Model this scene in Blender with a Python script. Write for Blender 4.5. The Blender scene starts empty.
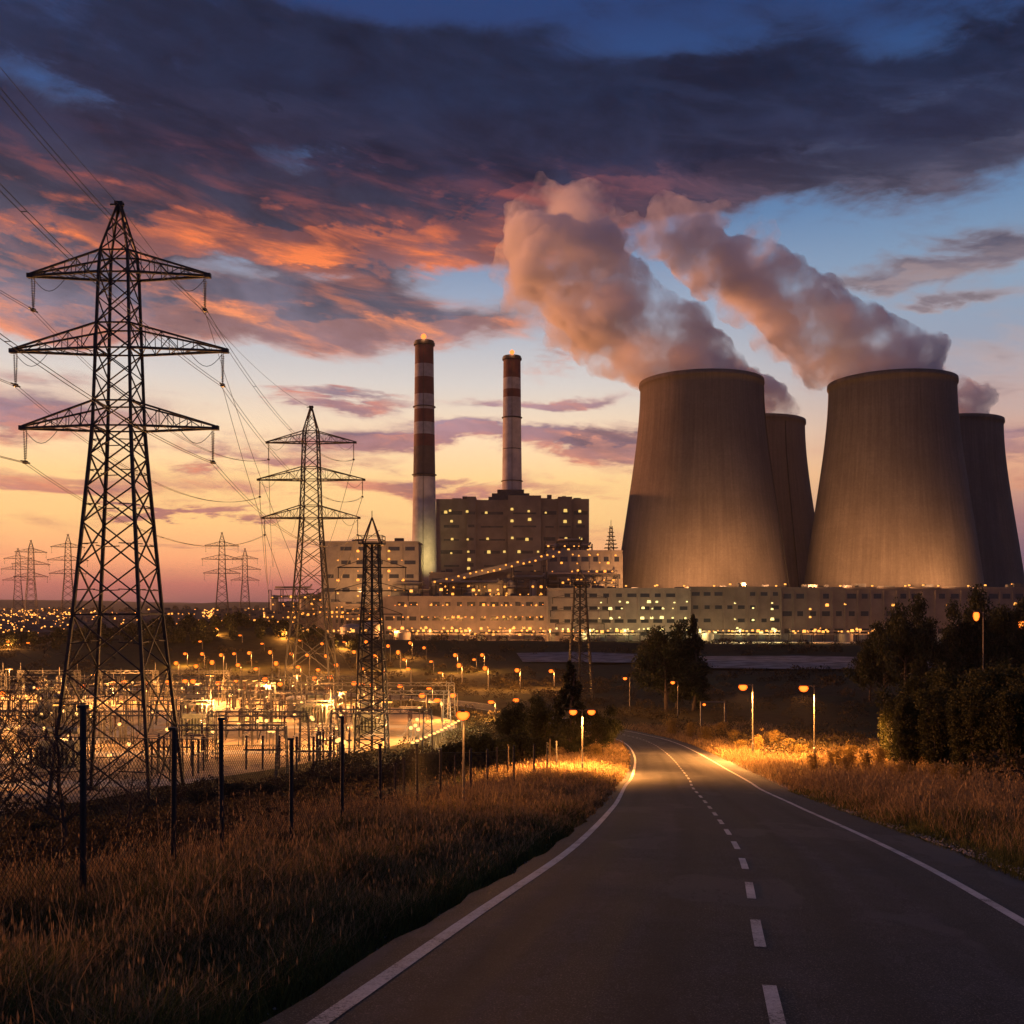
import bpy, math, random
import numpy as np
from mathutils import Vector
R = math.radians
random.seed(7)
rng = np.random.default_rng(7)
SC = bpy.context.scene
COL = SC.collection

# ------------------------------------------------------------------ camera
CAM_H = 22.0
F = 1000.0
cam = bpy.data.cameras.new('camera')
cam_o = bpy.data.objects.new('camera', cam)
COL.objects.link(cam_o)
cam_o.location = (0, 0, CAM_H)
cam_o.rotation_euler = (R(90), 0, 0)
cam.sensor_width = 36.0
cam.lens = 36.0 * F / 1024.0
cam.shift_y = (605 - 512) / 1024.0
cam.clip_start = 0.1
cam.clip_end = 30000
SC.camera = cam_o

# ------------------------------------------------------------------ render settings
SC.view_settings.view_transform = 'Standard'
SC.view_settings.look = 'None'
SC.view_settings.exposure = 0.0
SC.view_settings.gamma = 1.0
SC.view_settings.use_curve_mapping = False
cy = SC.cycles
cy.use_denoising = True
cy.denoising_input_passes = 'RGB_ALBEDO_NORMAL'
cy.denoising_prefilter = 'ACCURATE'
cy.max_bounces = 8
cy.diffuse_bounces = 2
cy.glossy_bounces = 2
cy.transparent_max_bounces = 8
cy.volume_bounces = 5
cy.volume_step_rate = 4.0
cy.volume_max_steps = 64
cy.caustics_reflective = False
cy.caustics_refractive = False
cy.sample_clamp_indirect = 3.0
cy.use_light_tree = True
cy.use_adaptive_sampling = True
cy.adaptive_threshold = 0.02


def lin(c):
    return tuple(((v / 255) / 12.92 if v <= 10 else ((v / 255 + .055) / 1.055) ** 2.4) for v in c)


class NT:
    """small helper for building node trees"""
    def __init__(s, tree):
        s.t = tree
        s.n = tree.nodes
        s.l = tree.links

    def new(s, typ, **kw):
        n = s.n.new(typ)
        for k, v in kw.items():
            setattr(n, k, v)
        return n

    def put(s, sock, v):
        if isinstance(v, bpy.types.NodeSocket):
            s.l.new(v, sock)
        elif v is not None:
            sock.default_value = v

    def m(s, op, a, b=None, c=None, clamp=False):
        n = s.n.new('ShaderNodeMath')
        n.operation = op
        n.use_clamp = clamp
        s.put(n.inputs[0], a)
        if b is not None: s.put(n.inputs[1], b)
        if c is not None: s.put(n.inputs[2], c)
        return n.outputs[0]

    def smooth(s, v, a, b, lo=0.0, hi=1.0):
        n = s.n.new('ShaderNodeMapRange')
        n.interpolation_type = 'SMOOTHSTEP'
        s.put(n.inputs['Value'], v)
        s.put(n.inputs['From Min'], a); s.put(n.inputs['From Max'], b)
        s.put(n.inputs['To Min'], lo); s.put(n.inputs['To Max'], hi)
        return n.outputs[0]

    def ramp(s, v, stops, interp='EASE'):
        n = s.n.new('ShaderNodeValToRGB')
        n.color_ramp.interpolation = interp
        e = n.color_ramp.elements
        while len(e) < len(stops): e.new(0.5)
        for i, (p, c) in enumerate(stops):
            e[i].position = p
            e[i].color = (*c[:3], 1)
        s.put(n.inputs[0], v)
        return n.outputs[0]

    def mix(s, f, a, b, mode='MIX'):
        n = s.n.new('ShaderNodeMix')
        n.data_type = 'RGBA'
        n.blend_type = mode
        s.put(n.inputs['Factor'], f)
        ia, ib = n.inputs[6], n.inputs[7]
        for k, v in ((ia, a), (ib, b)):
            if isinstance(v, bpy.types.NodeSocket): s.l.new(v, k)
            else: k.default_value = (*v[:3], 1)
        return n.outputs[2]

    def xyz(s, x, y, z):
        n = s.n.new('ShaderNodeCombineXYZ')
        s.put(n.inputs[0], x); s.put(n.inputs[1], y); s.put(n.inputs[2], z)
        return n.outputs[0]

    def noise(s, vec, scale=1.0, detail=4.0, rough=0.55, dist=0.0, out=0):
        n = s.n.new('ShaderNodeTexNoise')
        s.put(n.inputs['Vector'], vec)
        n.inputs['Scale'].default_value = scale
        n.inputs['Detail'].default_value = detail
        n.inputs['Roughness'].default_value = rough
        n.inputs['Distortion'].default_value = dist
        return n.outputs[out]


# ------------------------------------------------------------------ world: dusk sky with clouds, a function of direction only
world = bpy.data.worlds.new('World')
SC.world = world
world.use_nodes = True
world.cycles.sampling_method = 'MANUAL'
world.cycles.sample_map_resolution = 512
w = NT(world.node_tree)
w.n.clear()
tc = w.new('ShaderNodeTexCoord')
sep = w.new('ShaderNodeSeparateXYZ')
w.l.new(tc.outputs['Generated'], sep.inputs[0])
dx, dy, dz = sep.outputs
az = w.m('ARCTAN2', dx, dy)                        # 0 straight ahead, + to the right
hor = w.m('SQRT', w.m('ADD', w.m('MULTIPLY', dx, dx), w.m('MULTIPLY', dy, dy)))
el = w.m('ARCTAN2', dz, hor)                       # elevation, radians


def AE(px, py):
    """azimuth and elevation of a direction read off the photograph"""
    x, z = (px - 512) / F, (605 - py) / F
    return math.atan(x), math.atan2(z, math.hypot(x, 1))


ekey = w.m('DIVIDE', w.m('MAXIMUM', el, 0.0), 0.75, clamp=True)
def er(stops):
    out = []
    for py, c in stops:
        out.append((min(1, max(0, math.atan((605 - py) / F) / 0.75)), lin(c)))
    return out
warm = w.ramp(ekey, er([(605, (112, 76, 86)), (585, (186, 108, 100)), (562, (255, 172, 120)), (525, (255, 204, 134)), (482, (255, 212, 146)),
                        (440, (252, 220, 180)), (385, (214, 206, 200)), (315, (160, 172, 192)), (225, (92, 126, 168)), (130, (50, 88, 142)), (20, (34, 62, 112)), (-120, (40, 68, 118)), (-320, (44, 68, 118))]), 'LINEAR')
cool = w.ramp(ekey, er([(605, (96, 80, 100)), (560, (118, 96, 116)), (525, (168, 122, 122)), (480, (226, 172, 138)), (430, (196, 168, 160)),
                        (370, (150, 158, 176)), (300, (134, 158, 184)), (220, (98, 132, 172)), (150, (58, 100, 152)), (60, (38, 70, 120)), (-120, (40, 68, 118)), (-320, (44, 68, 118))]), 'LINEAR')
side = w.smooth(az, AE(560, 0)[0], AE(1000, 0)[0])
front = w.mix(side, warm, cool)
back = w.ramp(ekey, er([(605, (76, 82, 118)), (500, (86, 100, 150)), (300, (76, 104, 162)), (-320, (46, 76, 134))]), 'LINEAR')
away = w.smooth(w.m('ABSOLUTE', w.m('ADD', az, 0.1)), 0.7, 1.9)
clear = w.mix(away, front, back)

# cloud density as a node group, so that it can be read twice (here, and a little nearer the horizon)
BLOBS = [  # px, py, rx, ry, weight
    (120, 30, 330, 120, .26), (120, 160, 330, 95, .28), (430, 95, 230, 85, .30), (680, 125, 250, 70, .36), (880, 85, 220, 60, .34),
    (620, 190, 190, 34, .26), (730, 170, 150, 30, .22), (860, 150, 110, 22, .20), (60, 240, 220, 46, .24), (300, 228, 200, 34, .20), (440, 245, 130, 44, .22), (230, 305, 190, 26, .20), (410, 318, 130, 26, .30),
    (40, 320, 140, 28, .26), (1000, 236, 70, 13, .38), (870, 275, 80, 9, .20), (960, 297, 70, 7, .26), (1010, 360, 130, 28, .24), (1000, 442, 110, 20, .40),
    (560, 444, 170, 14, .40), (420, 438, 130, 12, .30), (345, 401, 90, 7, .40), (565, 402, 70, 6, .38), (30, 412, 140, 22, .32), (430, 487, 150, 8, .30), (620, 350, 90, 16, .26),
    (30, 478, 120, 9, .26), (200, 345, 150, 12, .20), (190, 510, 90, 5, .32), (900, 170, 160, 20, .10), (60, 375, 120, 10, .2), (250, 455, 120, 8, .24), (330, 545, 180, 5, .22), (700, 470, 120, 8, .2),
    # clear gaps
    (390, -2, 150, 30, -.36), (300, 155, 75, 22, -.36), (40, 68, 75, 18, -.30), (640, 48, 110, 20, -.28), (905, 45, 90, 24, -.34), (560, 90, 80, 12, -.14), (760, 95, 70, 10, -.14), (180, 60, 90, 12, -.14), (480, 283, 70, 20, -.36), (225, 265, 75, 14, -.30), (70, 20, 60, 20, -.15),
    (800, 225, 240, 26, -.16), (250, 372, 260, 24, -.28), (780, 350, 200, 50, -.12), (900, 130, 90, 16, -.16), (160, 110, 90, 14, -.12),
]
g = bpy.data.node_groups.new('cloud_density', 'ShaderNodeTree')
g.interface.new_socket('az', in_out='INPUT', socket_type='NodeSocketFloat')
g.interface.new_socket('el', in_out='INPUT', socket_type='NodeSocketFloat')
g.interface.new_socket('density', in_out='OUTPUT', socket_type='NodeSocketFloat')
q = NT(g)
gi = q.new('NodeGroupInput'); go = q.new('NodeGroupOutput')
a_, e_ = gi.outputs[0], gi.outputs[1]
inv = q.m('DIVIDE', 1.0, q.m('ADD', q.m('MAXIMUM', e_, 0.0), 0.11))
pv = q.xyz(q.m('MULTIPLY', q.m('SINE', a_), inv), q.m('MULTIPLY', q.m('COSINE', a_), inv), 0.0)
n1 = q.noise(pv, 1.5, 9, .62, .4)
pv2 = q.xyz(q.m('MULTIPLY', a_, 5.0), q.m('ADD', q.m('MULTIPLY', e_, 16.0), q.m('MULTIPLY', a_, 1.6)), 3.7)
n2 = q.noise(pv2, 1.3, 8, .6, .6)
n3 = q.noise(q.xyz(q.m('MULTIPLY', a_, 14.0), q.m('ADD', q.m('MULTIPLY', e_, 40.0), q.m('MULTIPLY', a_, 5.0)), 1.1), 1.0, 6, .65, .8)
tot = q.m('ADD', q.m('ADD', q.m('MULTIPLY', n1, .5), q.m('MULTIPLY', n2, .55)), q.m('MULTIPLY', n3, .26))
# warp the blobs' edges
wa = q.m('ADD', a_, q.m('MULTIPLY', q.m('SUBTRACT', n2, .5), .22))
we = q.m('ADD', e_, q.m('MULTIPLY', q.m('SUBTRACT', n1, .5), .09))
for px, py, rx, ry, wt in BLOBS:
    ca, ce = AE(px, py)
    ax = q.m('MULTIPLY', q.m('SUBTRACT', wa, ca), F / rx)
    ay = q.m('MULTIPLY', q.m('SUBTRACT', we, ce), F / ry)
    d2 = q.m('ADD', q.m('MULTIPLY', ax, ax), q.m('MULTIPLY', ay, ay))
    tot = q.m('ADD', tot, q.m('MULTIPLY', q.m('EXPONENT', q.m('MULTIPLY', d2, -1.0)), wt))
# scattered cloud everywhere round the viewer, more of it high up
rest = q.smooth(q.m('ABSOLUTE', a_), .6, 1.1, 0, .16)
tot = q.m('ADD', tot, rest)
tot = q.m('ADD', tot, q.smooth(e_, .55, .75, 0, .18))
q.l.new(tot, go.inputs[0])


def dens(a, e):
    n = w.new('ShaderNodeGroup'); n.node_tree = g
    w.put(n.inputs[0], a); w.put(n.inputs[1], e)
    return n.outputs[0]


d0 = dens(az, el)
d1 = dens(w.m('ADD', az, .006), w.m('SUBTRACT', el, .013))
cover = w.smooth(d0, .66, .93)
thick = w.smooth(d0, .74, .98)
under = w.smooth(w.m('SUBTRACT', d0, d1), .0, .075)
pvv = w.xyz(w.m('MULTIPLY', az, 3.2), w.m('ADD', w.m('MULTIPLY', el, 7.0), az), 2.2)
# fine wisps that catch or miss the low light
wv = w.xyz(w.m('MULTIPLY', az, 9.0), w.m('ADD', w.m('MULTIPLY', el, 42.0), w.m('MULTIPLY', az, 6.0)), 8.1)
wisp = w.noise(wv, 1.0, 7, .6, .35)
wl = w.smooth(wisp, .42, .70)
body = w.ramp(ekey, er([(605, (120, 84, 92)), (500, (186, 128, 118)), (440, (152, 122, 132)), (390, (150, 134, 146)), (320, (108, 104, 118)), (240, (64, 66, 84)), (170, (38, 45, 70)), (100, (24, 40, 68)), (0, (20, 36, 62)), (-320, (32, 42, 70))]), 'LINEAR')
thin = w.ramp(ekey, er([(605, (150, 96, 96)), (500, (220, 150, 116)), (440, (206, 164, 148)), (390, (194, 172, 168)), (320, (164, 146, 148)), (240, (102, 94, 110)), (170, (56, 66, 94)), (100, (40, 56, 92)), (0, (34, 54, 96)), (-320, (42, 56, 92))]), 'LINEAR')
lit = w.ramp(ekey, er([(605, (180, 104, 90)), (480, (226, 146, 114)), (400, (214, 140, 124)), (330, (240, 148, 106)), (265, (244, 128, 76)), (205, (150, 80, 78)), (150, (48, 50, 76)), (100, (28, 44, 74)), (-320, (26, 40, 78))]), 'LINEAR')
hotspot = w.smooth(az, AE(860, 0)[0], AE(500, 0)[0])
glow = w.m('MULTIPLY', hotspot, w.m('SUBTRACT', 1.0, away))
lit = w.mix(w.m('SUBTRACT', 1.0, glow), lit, thin)
ccol = w.mix(thick, thin, w.mix(1.0, body, w.ramp(w.noise(pvv, 2.6, 7, .6, .3), [(.36, (.50, .55, .62)), (.66, (1.25, 1.25, 1.3))], 'LINEAR'), 'MULTIPLY'))
litf = w.m('MULTIPLY', w.m('ADD', w.m('MULTIPLY', under, .75), w.m('MULTIPLY', wl, .45)), w.m('ADD', w.m('MULTIPLY', wl, .75), .25), clamp=True)
ccol = w.mix(litf, ccol, lit)
ccol = w.mix(w.m('MULTIPLY', away, .8), ccol, lin((62, 68, 98)))
sky = w.mix(cover, clear, ccol)
gnd = w.smooth(el, -.02, 0.0)
sky = w.mix(gnd, lin((40, 34, 40)), sky)
nish = w.new('ShaderNodeTexSky', sky_type='NISHITA', sun_disc=False, sun_elevation=R(2.0), sun_rotation=R(-66), altitude=100, air_density=1.2, dust_density=2.0)
sky = w.mix(1.0, sky, w.mix(1.0, nish.outputs[0], (.0012, .0012, .0012), 'MULTIPLY'), 'ADD')
bg = w.new('ShaderNodeBackground')
w.l.new(sky, bg.inputs[0])
bg.inputs[1].default_value = 1.08
wo = w.new('ShaderNodeOutputWorld')
w.l.new(bg.outputs[0], wo.inputs[0])

# the last low sun, from the left and a little behind the plant
sl = bpy.data.lights.new('sun', 'SUN')
sl.energy = 5.0
sl.angle = R(1.5)
sl.color = (1.0, .34, .11)
so = bpy.data.objects.new('sun', sl)
COL.objects.link(so)
SUN_AZ, SUN_EL = R(-66), R(2.0)
sd = Vector((math.sin(SUN_AZ) * math.cos(SUN_EL), math.cos(SUN_AZ) * math.cos(SUN_EL), math.sin(SUN_EL)))
so.rotation_euler = sd.to_track_quat('Z', 'Y').to_euler()


# ------------------------------------------------------------------ materials
def mat(name, base, rough=.8, metal=0.0, var=.25, scale=3.0, bump=.0, bscale=40.0, spec=.5, kind=None, coords='Object', trans=0.0):
    m_ = bpy.data.materials.new(name)
    m_.use_nodes = True
    t = NT(m_.node_tree)
    b = t.n['Principled BSDF']
    co = t.new('ShaderNodeTexCoord').outputs[coords]
    nz = t.noise(co, scale, 5, .6)
    c = t.ramp(nz, [(.3, tuple(v * (1 - var) for v in base)), (.7, tuple(min(1, v * (1 + var)) for v in base))])
    t.l.new(c, b.inputs['Base Color'])
    b.inputs['Roughness'].default_value = rough
    b.inputs['Metallic'].default_value = metal
    b.inputs['Specular IOR Level'].default_value = spec
    if bump:
        bn = t.new('ShaderNodeBump')
        bn.inputs['Strength'].default_value = bump
        bn.inputs['Distance'].default_value = .02
        t.l.new(t.noise(co, bscale, 3, .6), bn.inputs['Height'])
        t.l.new(bn.outputs[0], b.inputs['Normal'])
    return m_


def emit(name, col, strength):
    m_ = bpy.data.materials.new(name)
    m_.use_nodes = True
    t = NT(m_.node_tree)
    t.n.clear()
    e = t.new('ShaderNodeEmission')
    co = t.new('ShaderNodeTexCoord').outputs['Object']
    nz = t.noise(co, 2.0, 1, .5)
    c = t.mix(nz, tuple(v * .9 for v in col), col)
    t.l.new(c, e.inputs[0])
    e.inputs[1].default_value = strength
    o = t.new('ShaderNodeOutputMaterial')
    t.l.new(e.outputs[0], o.inputs[0])
    m_.cycles.emission_sampling = 'NONE'
    return m_


def halo_bulb(name, hot, rim, s_hot, s_rim):
    """bulb with its glare halo put into the emission: hot centre, orange rim"""
    m_ = bpy.data.materials.new(name); m_.use_nodes = True
    t = NT(m_.node_tree); t.n.clear()
    lw = t.new('ShaderNodeLayerWeight'); lw.inputs[0].default_value = .5
    f = t.smooth(lw.outputs['Facing'], .15, .85)
    e = t.new('ShaderNodeEmission'); t.l.new(t.mix(f, hot, rim), e.inputs[0])
    t.l.new(t.m('ADD', s_hot, t.m('MULTIPLY', f, s_rim - s_hot)), e.inputs[1])
    o = t.new('ShaderNodeOutputMaterial'); t.l.new(e.outputs[0], o.inputs[0])
    m_.cycles.emission_sampling = 'NONE'
    return m_


def leaf_mat(name, c1, c2, rough=.75):
    """leaf colour varied leaf by leaf"""
    m_ = bpy.data.materials.new(name)
    m_.use_nodes = True
    t = NT(m_.node_tree)
    b = t.n['Principled BSDF']
    ge = t.new('ShaderNodeNewGeometry')
    co = t.new('ShaderNodeTexCoord').outputs['Object']
    f = t.m('ADD', t.m('MULTIPLY', ge.outputs['Random Per Island'], .55), t.m('MULTIPLY', t.noise(co, .45, 3), .55))
    c = t.ramp(f, [(.15, c1), (.85, c2)], 'LINEAR')
    t.l.new(c, b.inputs['Base Color'])
    b.inputs['Roughness'].default_value = rough
    b.inputs['Specular IOR Level'].default_value = .2
    tr = t.new('ShaderNodeBsdfTranslucent')
    t.l.new(c, tr.inputs[0])
    mx = t.new('ShaderNodeMixShader')
    mx.inputs[0].default_value = .3
    t.l.new(b.outputs[0], mx.inputs[1]); t.l.new(tr.outputs[0], mx.inputs[2])
    t.l.new(mx.outputs[0], t.n['Material Output'].inputs[0])
    return m_


M = {
    'steel': mat('galvanised_steel', (.022, .021, .022), .6, .4, .3, 1.0),
    'dark': mat('dark_paint', (.016, .016, .018), .6, .2, .3, 4.0),
    'pole': mat('pole_steel', (.10, .095, .09), .5, .6, .25, 2.0),
    'insul': mat('brown_porcelain', (.05, .03, .022), .25, 0, .2, 4),
    'wire': mat('aluminium_wire', (.03, .03, .032), .5, .6, .1, 1),
    'paint': mat('road_paint', (.62, .60, .57), .6, 0, .12, 6, .2, 120),
    'wood': mat('bark', (.045, .032, .024), .9, 0, .35, 3, .5, 30),
    'roof': mat('roof_felt', (.05, .05, .055), .9, 0, .3, .3),
    'gravel': mat('yard_gravel', (.30, .235, .15), .95, 0, .45, .12, .6, 3),
    'apron': mat('apron_concrete', (.34, .33, .28), .9, 0, .25, .05, .2, 3),
    'trafo': mat('grey_green_paint', (.16, .18, .15), .5, .1, .2, .8),
    'clad': mat('pale_cladding', (.22, .19, .155), .6, .1, .15, .2),
    'brick': mat('brown_cladding', (.15, .12, .10), .85, 0, .2, .1),
    'plinth': mat('concrete_base', (.25, .24, .22), .9, 0, .2, .5),
    'glass': mat('window_glass', (.03, .035, .04), .12, 0, .2, 1),
    'far_wall': mat('far_wall', (.05, .042, .04), .9, 0, .4, .02),
    'bulb_orange': halo_bulb('sodium_bulb', (1.0, .25, .03), (1.0, .10, .002), 2.3, 1.7),
    'bulb_far': halo_bulb('sodium_bulb_far', (1.0, .22, .022), (1.0, .10, .002), 2.1, 1.6),
    'bulb_warm': emit('warm_bulb', (1.0, .38, .07), 2.4),
    'bulb_gold': emit('gold_bulb', (1.0, .34, .05), 2.3),
    'bulb_white': emit('mercury_bulb', (1.0, .80, .28), 2.0),
    'window_lit': emit('lit_window', (1.0, .62, .16), 1.1),
    'bulb_red': emit('beacon_glow', (1.0, .20, .04), 2.6),
    'leaf_dark': leaf_mat('dark_leaves', (.010, .014, .007), (.035, .042, .018)),
    'leaf_green': leaf_mat('green_leaves', (.014, .020, .008), (.06, .062, .02)),
    'leaf_gold': leaf_mat('golden_shrub_leaves', (.09, .07, .02), (.30, .20, .06)),
    'grass_green': leaf_mat('green_grass', (.022, .036, .010), (.10, .11, .03)),
    'grass_dry': leaf_mat('dry_grass', (.09, .06, .03), (.32, .22, .11)),
    'scrub': leaf_mat('scrub_leaves', (.014, .013, .008), (.055, .042, .02)),
}


def worn_paint():
    m_ = M['paint']; t = NT(m_.node_tree); b = t.n['Principled BSDF']
    co = t.new('ShaderNodeTexCoord').outputs['Object']
    f = t.m('ADD', t.m('MULTIPLY', t.noise(co, 34, 4, .8), .55), t.m('MULTIPLY', t.noise(co, 1.3, 4, .7), .45))
    c = t.ramp(f, [(.40, (.05, .05, .055)), (.46, (.34, .33, .33)), (.56, (.52, .51, .50)), (.7, (.62, .61, .59))], 'LINEAR')
    t.l.new(c, b.inputs['Base Color'])
worn_paint()


# ------------------------------------------------------------------ mesh helpers
class MB:
    def __init__(s):
        s.v = []; s.f = []; s.n = 0

    def add(s, verts, faces):
        s.v.extend(verts)
        n = s.n
        s.f.extend(tuple(i + n for i in f) for f in faces)
        s.n += len(verts)
        return s

    def box(s, cx, cy, z0, sx, sy, sz, rz=0.0, taper=1.0):
        c, sn = math.cos(rz), math.sin(rz)
        vs = []
        for z, k in ((z0, 1.0), (z0 + sz, taper)):
            for ax, ay in ((-1, -1), (1, -1), (1, 1), (-1, 1)):
                x, y = ax * sx / 2 * k, ay * sy / 2 * k
                vs.append((cx + x * c - y * sn, cy + x * sn + y * c, z))
        return s.add(vs, [(3, 2, 1, 0), (4, 5, 6, 7), (0, 1, 5, 4), (1, 2, 6, 5), (2, 3, 7, 6), (3, 0, 4, 7)])

    def bar(s, p, q, w, h=None):
        p = Vector(p); q = Vector(q); h = h or w
        d = (q - p)
        if d.length < 1e-6: return s
        d.normalize()
        up = Vector((0, 0, 1)) if abs(d.z) < .95 else Vector((1, 0, 0))
        a = d.cross(up).normalized() * (w / 2); b = d.cross(a.normalized()).normalized() * (h / 2)
        vs = [tuple(c + i * a + j * b) for c in (p, q) for i, j in ((-1, -1), (1, -1), (1, 1), (-1, 1))]
        return s.add(vs, [(0, 1, 2, 3), (7, 6, 5, 4), (0, 4, 5, 1), (1, 5, 6, 2), (2, 6, 7, 3), (3, 7, 4, 0)])

    def tube(s, pts, rad, n=6):
        pts = [Vector(p) for p in pts]
        if not hasattr(rad, '__len__'): rad = [rad] * len(pts)
        vs = []; fs = []
        pa = None
        for i, p in enumerate(pts):
            d = (pts[min(i + 1, len(pts) - 1)] - pts[max(i - 1, 0)]).normalized()
            if pa is None:
                up = Vector((0, 0, 1)) if abs(d.z) < .9 else Vector((1, 0, 0))
                a = d.cross(up).normalized()
            else:
                a = (pa - d * pa.dot(d)).normalized()
            pa = a
            b = d.cross(a)
            for k in range(n):
                t = 2 * math.pi * k / n
                vs.append(tuple(p + (a * math.cos(t) + b * math.sin(t)) * rad[i]))
        for i in range(len(pts) - 1):
            for k in range(n):
                k2 = (k + 1) % n
                fs.append((i * n + k, i * n + k2, (i + 1) * n + k2, (i + 1) * n + k))
        fs.append(tuple(range(n))[::-1]); fs.append(tuple((len(pts) - 1) * n + k for k in range(n)))
        return s.add(vs, fs)

    def lathe(s, prof, n=32, c=(0, 0, 0), close=True):
        vs = []; fs = []
        for r, z in prof:
            for k in range(n):
                t = 2 * math.pi * k / n
                vs.append((c[0] + r * math.cos(t), c[1] + r * math.sin(t), c[2] + z))
        for i in range(len(prof) - 1):
            for k in range(n):
                k2 = (k + 1) % n
                fs.append((i * n + k, i * n + k2, (i + 1) * n + k2, (i + 1) * n + k))
        if close:
            fs.append(tuple(range(n))[::-1]); fs.append(tuple((len(prof) - 1) * n + k for k in range(n)))
        return s.add(vs, fs)

    def build(s, name, material, parent=None, smooth=False, loc=None):
        me = bpy.data.meshes.new(name)
        me.from_pydata(s.v, [], s.f)
        me.materials.append(material)
        if smooth:
            me.polygons.foreach_set('use_smooth', [True] * len(me.polygons))
        o = bpy.data.objects.new(name, me)
        COL.objects.link(o)
        if parent: o.parent = parent
        if loc: o.location = loc
        return o


def np_mesh(name, verts, faces, material, parent=None, smooth=False, mats=None, midx=None):
    """faces: (n,k) int array"""
    me = bpy.data.meshes.new(name)
    verts = np.asarray(verts, np.float32); faces = np.asarray(faces, np.int32)
    k = faces.shape[1]
    me.vertices.add(len(verts)); me.vertices.foreach_set('co', verts.ravel())
    me.loops.add(faces.size); me.loops.foreach_set('vertex_index', faces.ravel())
    me.polygons.add(len(faces))
    me.polygons.foreach_set('loop_start', np.arange(len(faces), dtype=np.int32) * k)
    me.polygons.foreach_set('loop_total', np.full(len(faces), k, np.int32))
    if smooth: me.polygons.foreach_set('use_smooth', np.ones(len(faces), bool))
    for mm in (mats or [material]): me.materials.append(mm)
    if midx is not None: me.polygons.foreach_set('material_index', np.asarray(midx, np.int32))
    me.update(calc_edges=True)
    o = bpy.data.objects.new(name, me)
    COL.objects.link(o)
    if parent: o.parent = parent
    return o


def empty(name, loc=(0, 0, 0), rz=0.0, scale=1.0):
    o = bpy.data.objects.new(name, None)
    COL.objects.link(o)
    o.location = loc
    o.rotation_euler = (0, 0, rz)
    o.scale = (scale,) * 3
    return o


def tag(o, label=None, cat=None, group=None, kind=None):
    if label: o['label'] = label
    if cat: o['category'] = cat
    if group: o['group'] = group
    if kind: o['kind'] = kind
    return o


KIDS = {}
def copy_tree(o, parent=None):
    c = o.copy(); COL.objects.link(c)
    c.parent = parent
    for ch in KIDS.get(o.name, ()):
        copy_tree(ch, c)
    return c


def freeze(o):
    KIDS[o.name] = list(o.children)
    for ch in o.children: freeze(ch)
    return o


def W(px, py, Y):
    """the point at depth Y seen at this place of the photograph"""
    return ((px - 512) / F * Y, Y, CAM_H + (605 - py) / F * Y)

# ------------------------------------------------------------------ lie of the land
HY = np.array([-400, -60, -20, 0, 10, 20, 35.7, 49, 57, 74, 91, 110, 130, 150, 168, 184, 200, 9000.])
HH = np.array([-1.2, -1.0, -.55, 2.06, 3.49, 4.92, 7.165, 8.95, 9.95, 12.0, 13.9, 15.85, 17.8, 19.65, 20.95, 21.8, 22.0, 22.0])
# smooth version of the table
_yy = np.arange(-400, 400, 1.0)
_hh = np.interp(_yy, HY, HH)
_k = np.hanning(15); _k /= _k.sum()
_hs = np.convolve(np.pad(_hh, 7, 'edge'), _k, 'valid')
_hs = np.where((_yy > 5) & (_yy < 40), _hh, _hs)
def road_z(Y):
    return CAM_H - np.interp(Y, _yy, _hs)

CENTRE = [(-6, -32), (-3.6, -20), (.47, 0), (2.5, 10), (4.53, 20), (6.9, 35), (8.85, 49), (10.1, 57), (12.4, 74), (14.5, 91), (16.4, 110), (17.5, 125),
          (17.9, 138), (17.4, 150), (15.4, 164), (11.8, 178), (6.5, 193), (-.5, 208), (-10, 222), (-23, 235), (-40, 246), (-62, 254), (-90, 260), (-130, 266), (-190, 272), (-300, 280), (-460, 288)]
def catmull(P, step):
    out = []
    for i in range(1, len(P) - 2):
        p0, p1, p2, p3 = (np.array(P[j], float) for j in (i - 1, i, i + 1, i + 2))
        n = max(2, int(np.linalg.norm(p2 - p1) / step))
        for k in range(n):
            t = k / n
            out.append(.5 * ((2 * p1) + (-p0 + p2) * t + (2 * p0 - 5 * p1 + 4 * p2 - p3) * t * t + (-p0 + 3 * p1 - 3 * p2 + p3) * t ** 3))
    out.append(np.array(P[-2], float))
    return np.array(out)
RC = catmull(CENTRE, 1.0)
_seg = np.r_[0, np.cumsum(np.linalg.norm(np.diff(RC, axis=0), axis=1))]
def road_at(s):
    x = np.interp(s, _seg, RC[:, 0]); y = np.interp(s, _seg, RC[:, 1])
    x2 = np.interp(s + .5, _seg, RC[:, 0]); y2 = np.interp(s + .5, _seg, RC[:, 1])
    x1 = np.interp(s - .5, _seg, RC[:, 0]); y1 = np.interp(s - .5, _seg, RC[:, 1])
    d = np.stack([x2 - x1, y2 - y1], -1); d /= np.linalg.norm(d, axis=-1, keepdims=True)
    return x, y, d[..., 0], d[..., 1]
_near = RC[RC[:, 1] < 150]
def cx(Y):
    return np.interp(Y, _near[:, 1], _near[:, 0])

def wob(x, y):
    return (np.sin(x * .21 + y * .13) + np.sin(x * .09 - y * .17 + 1.3) + .6 * np.sin(x * .47 + 2) * np.sin(y * .39)) / 2.6

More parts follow.
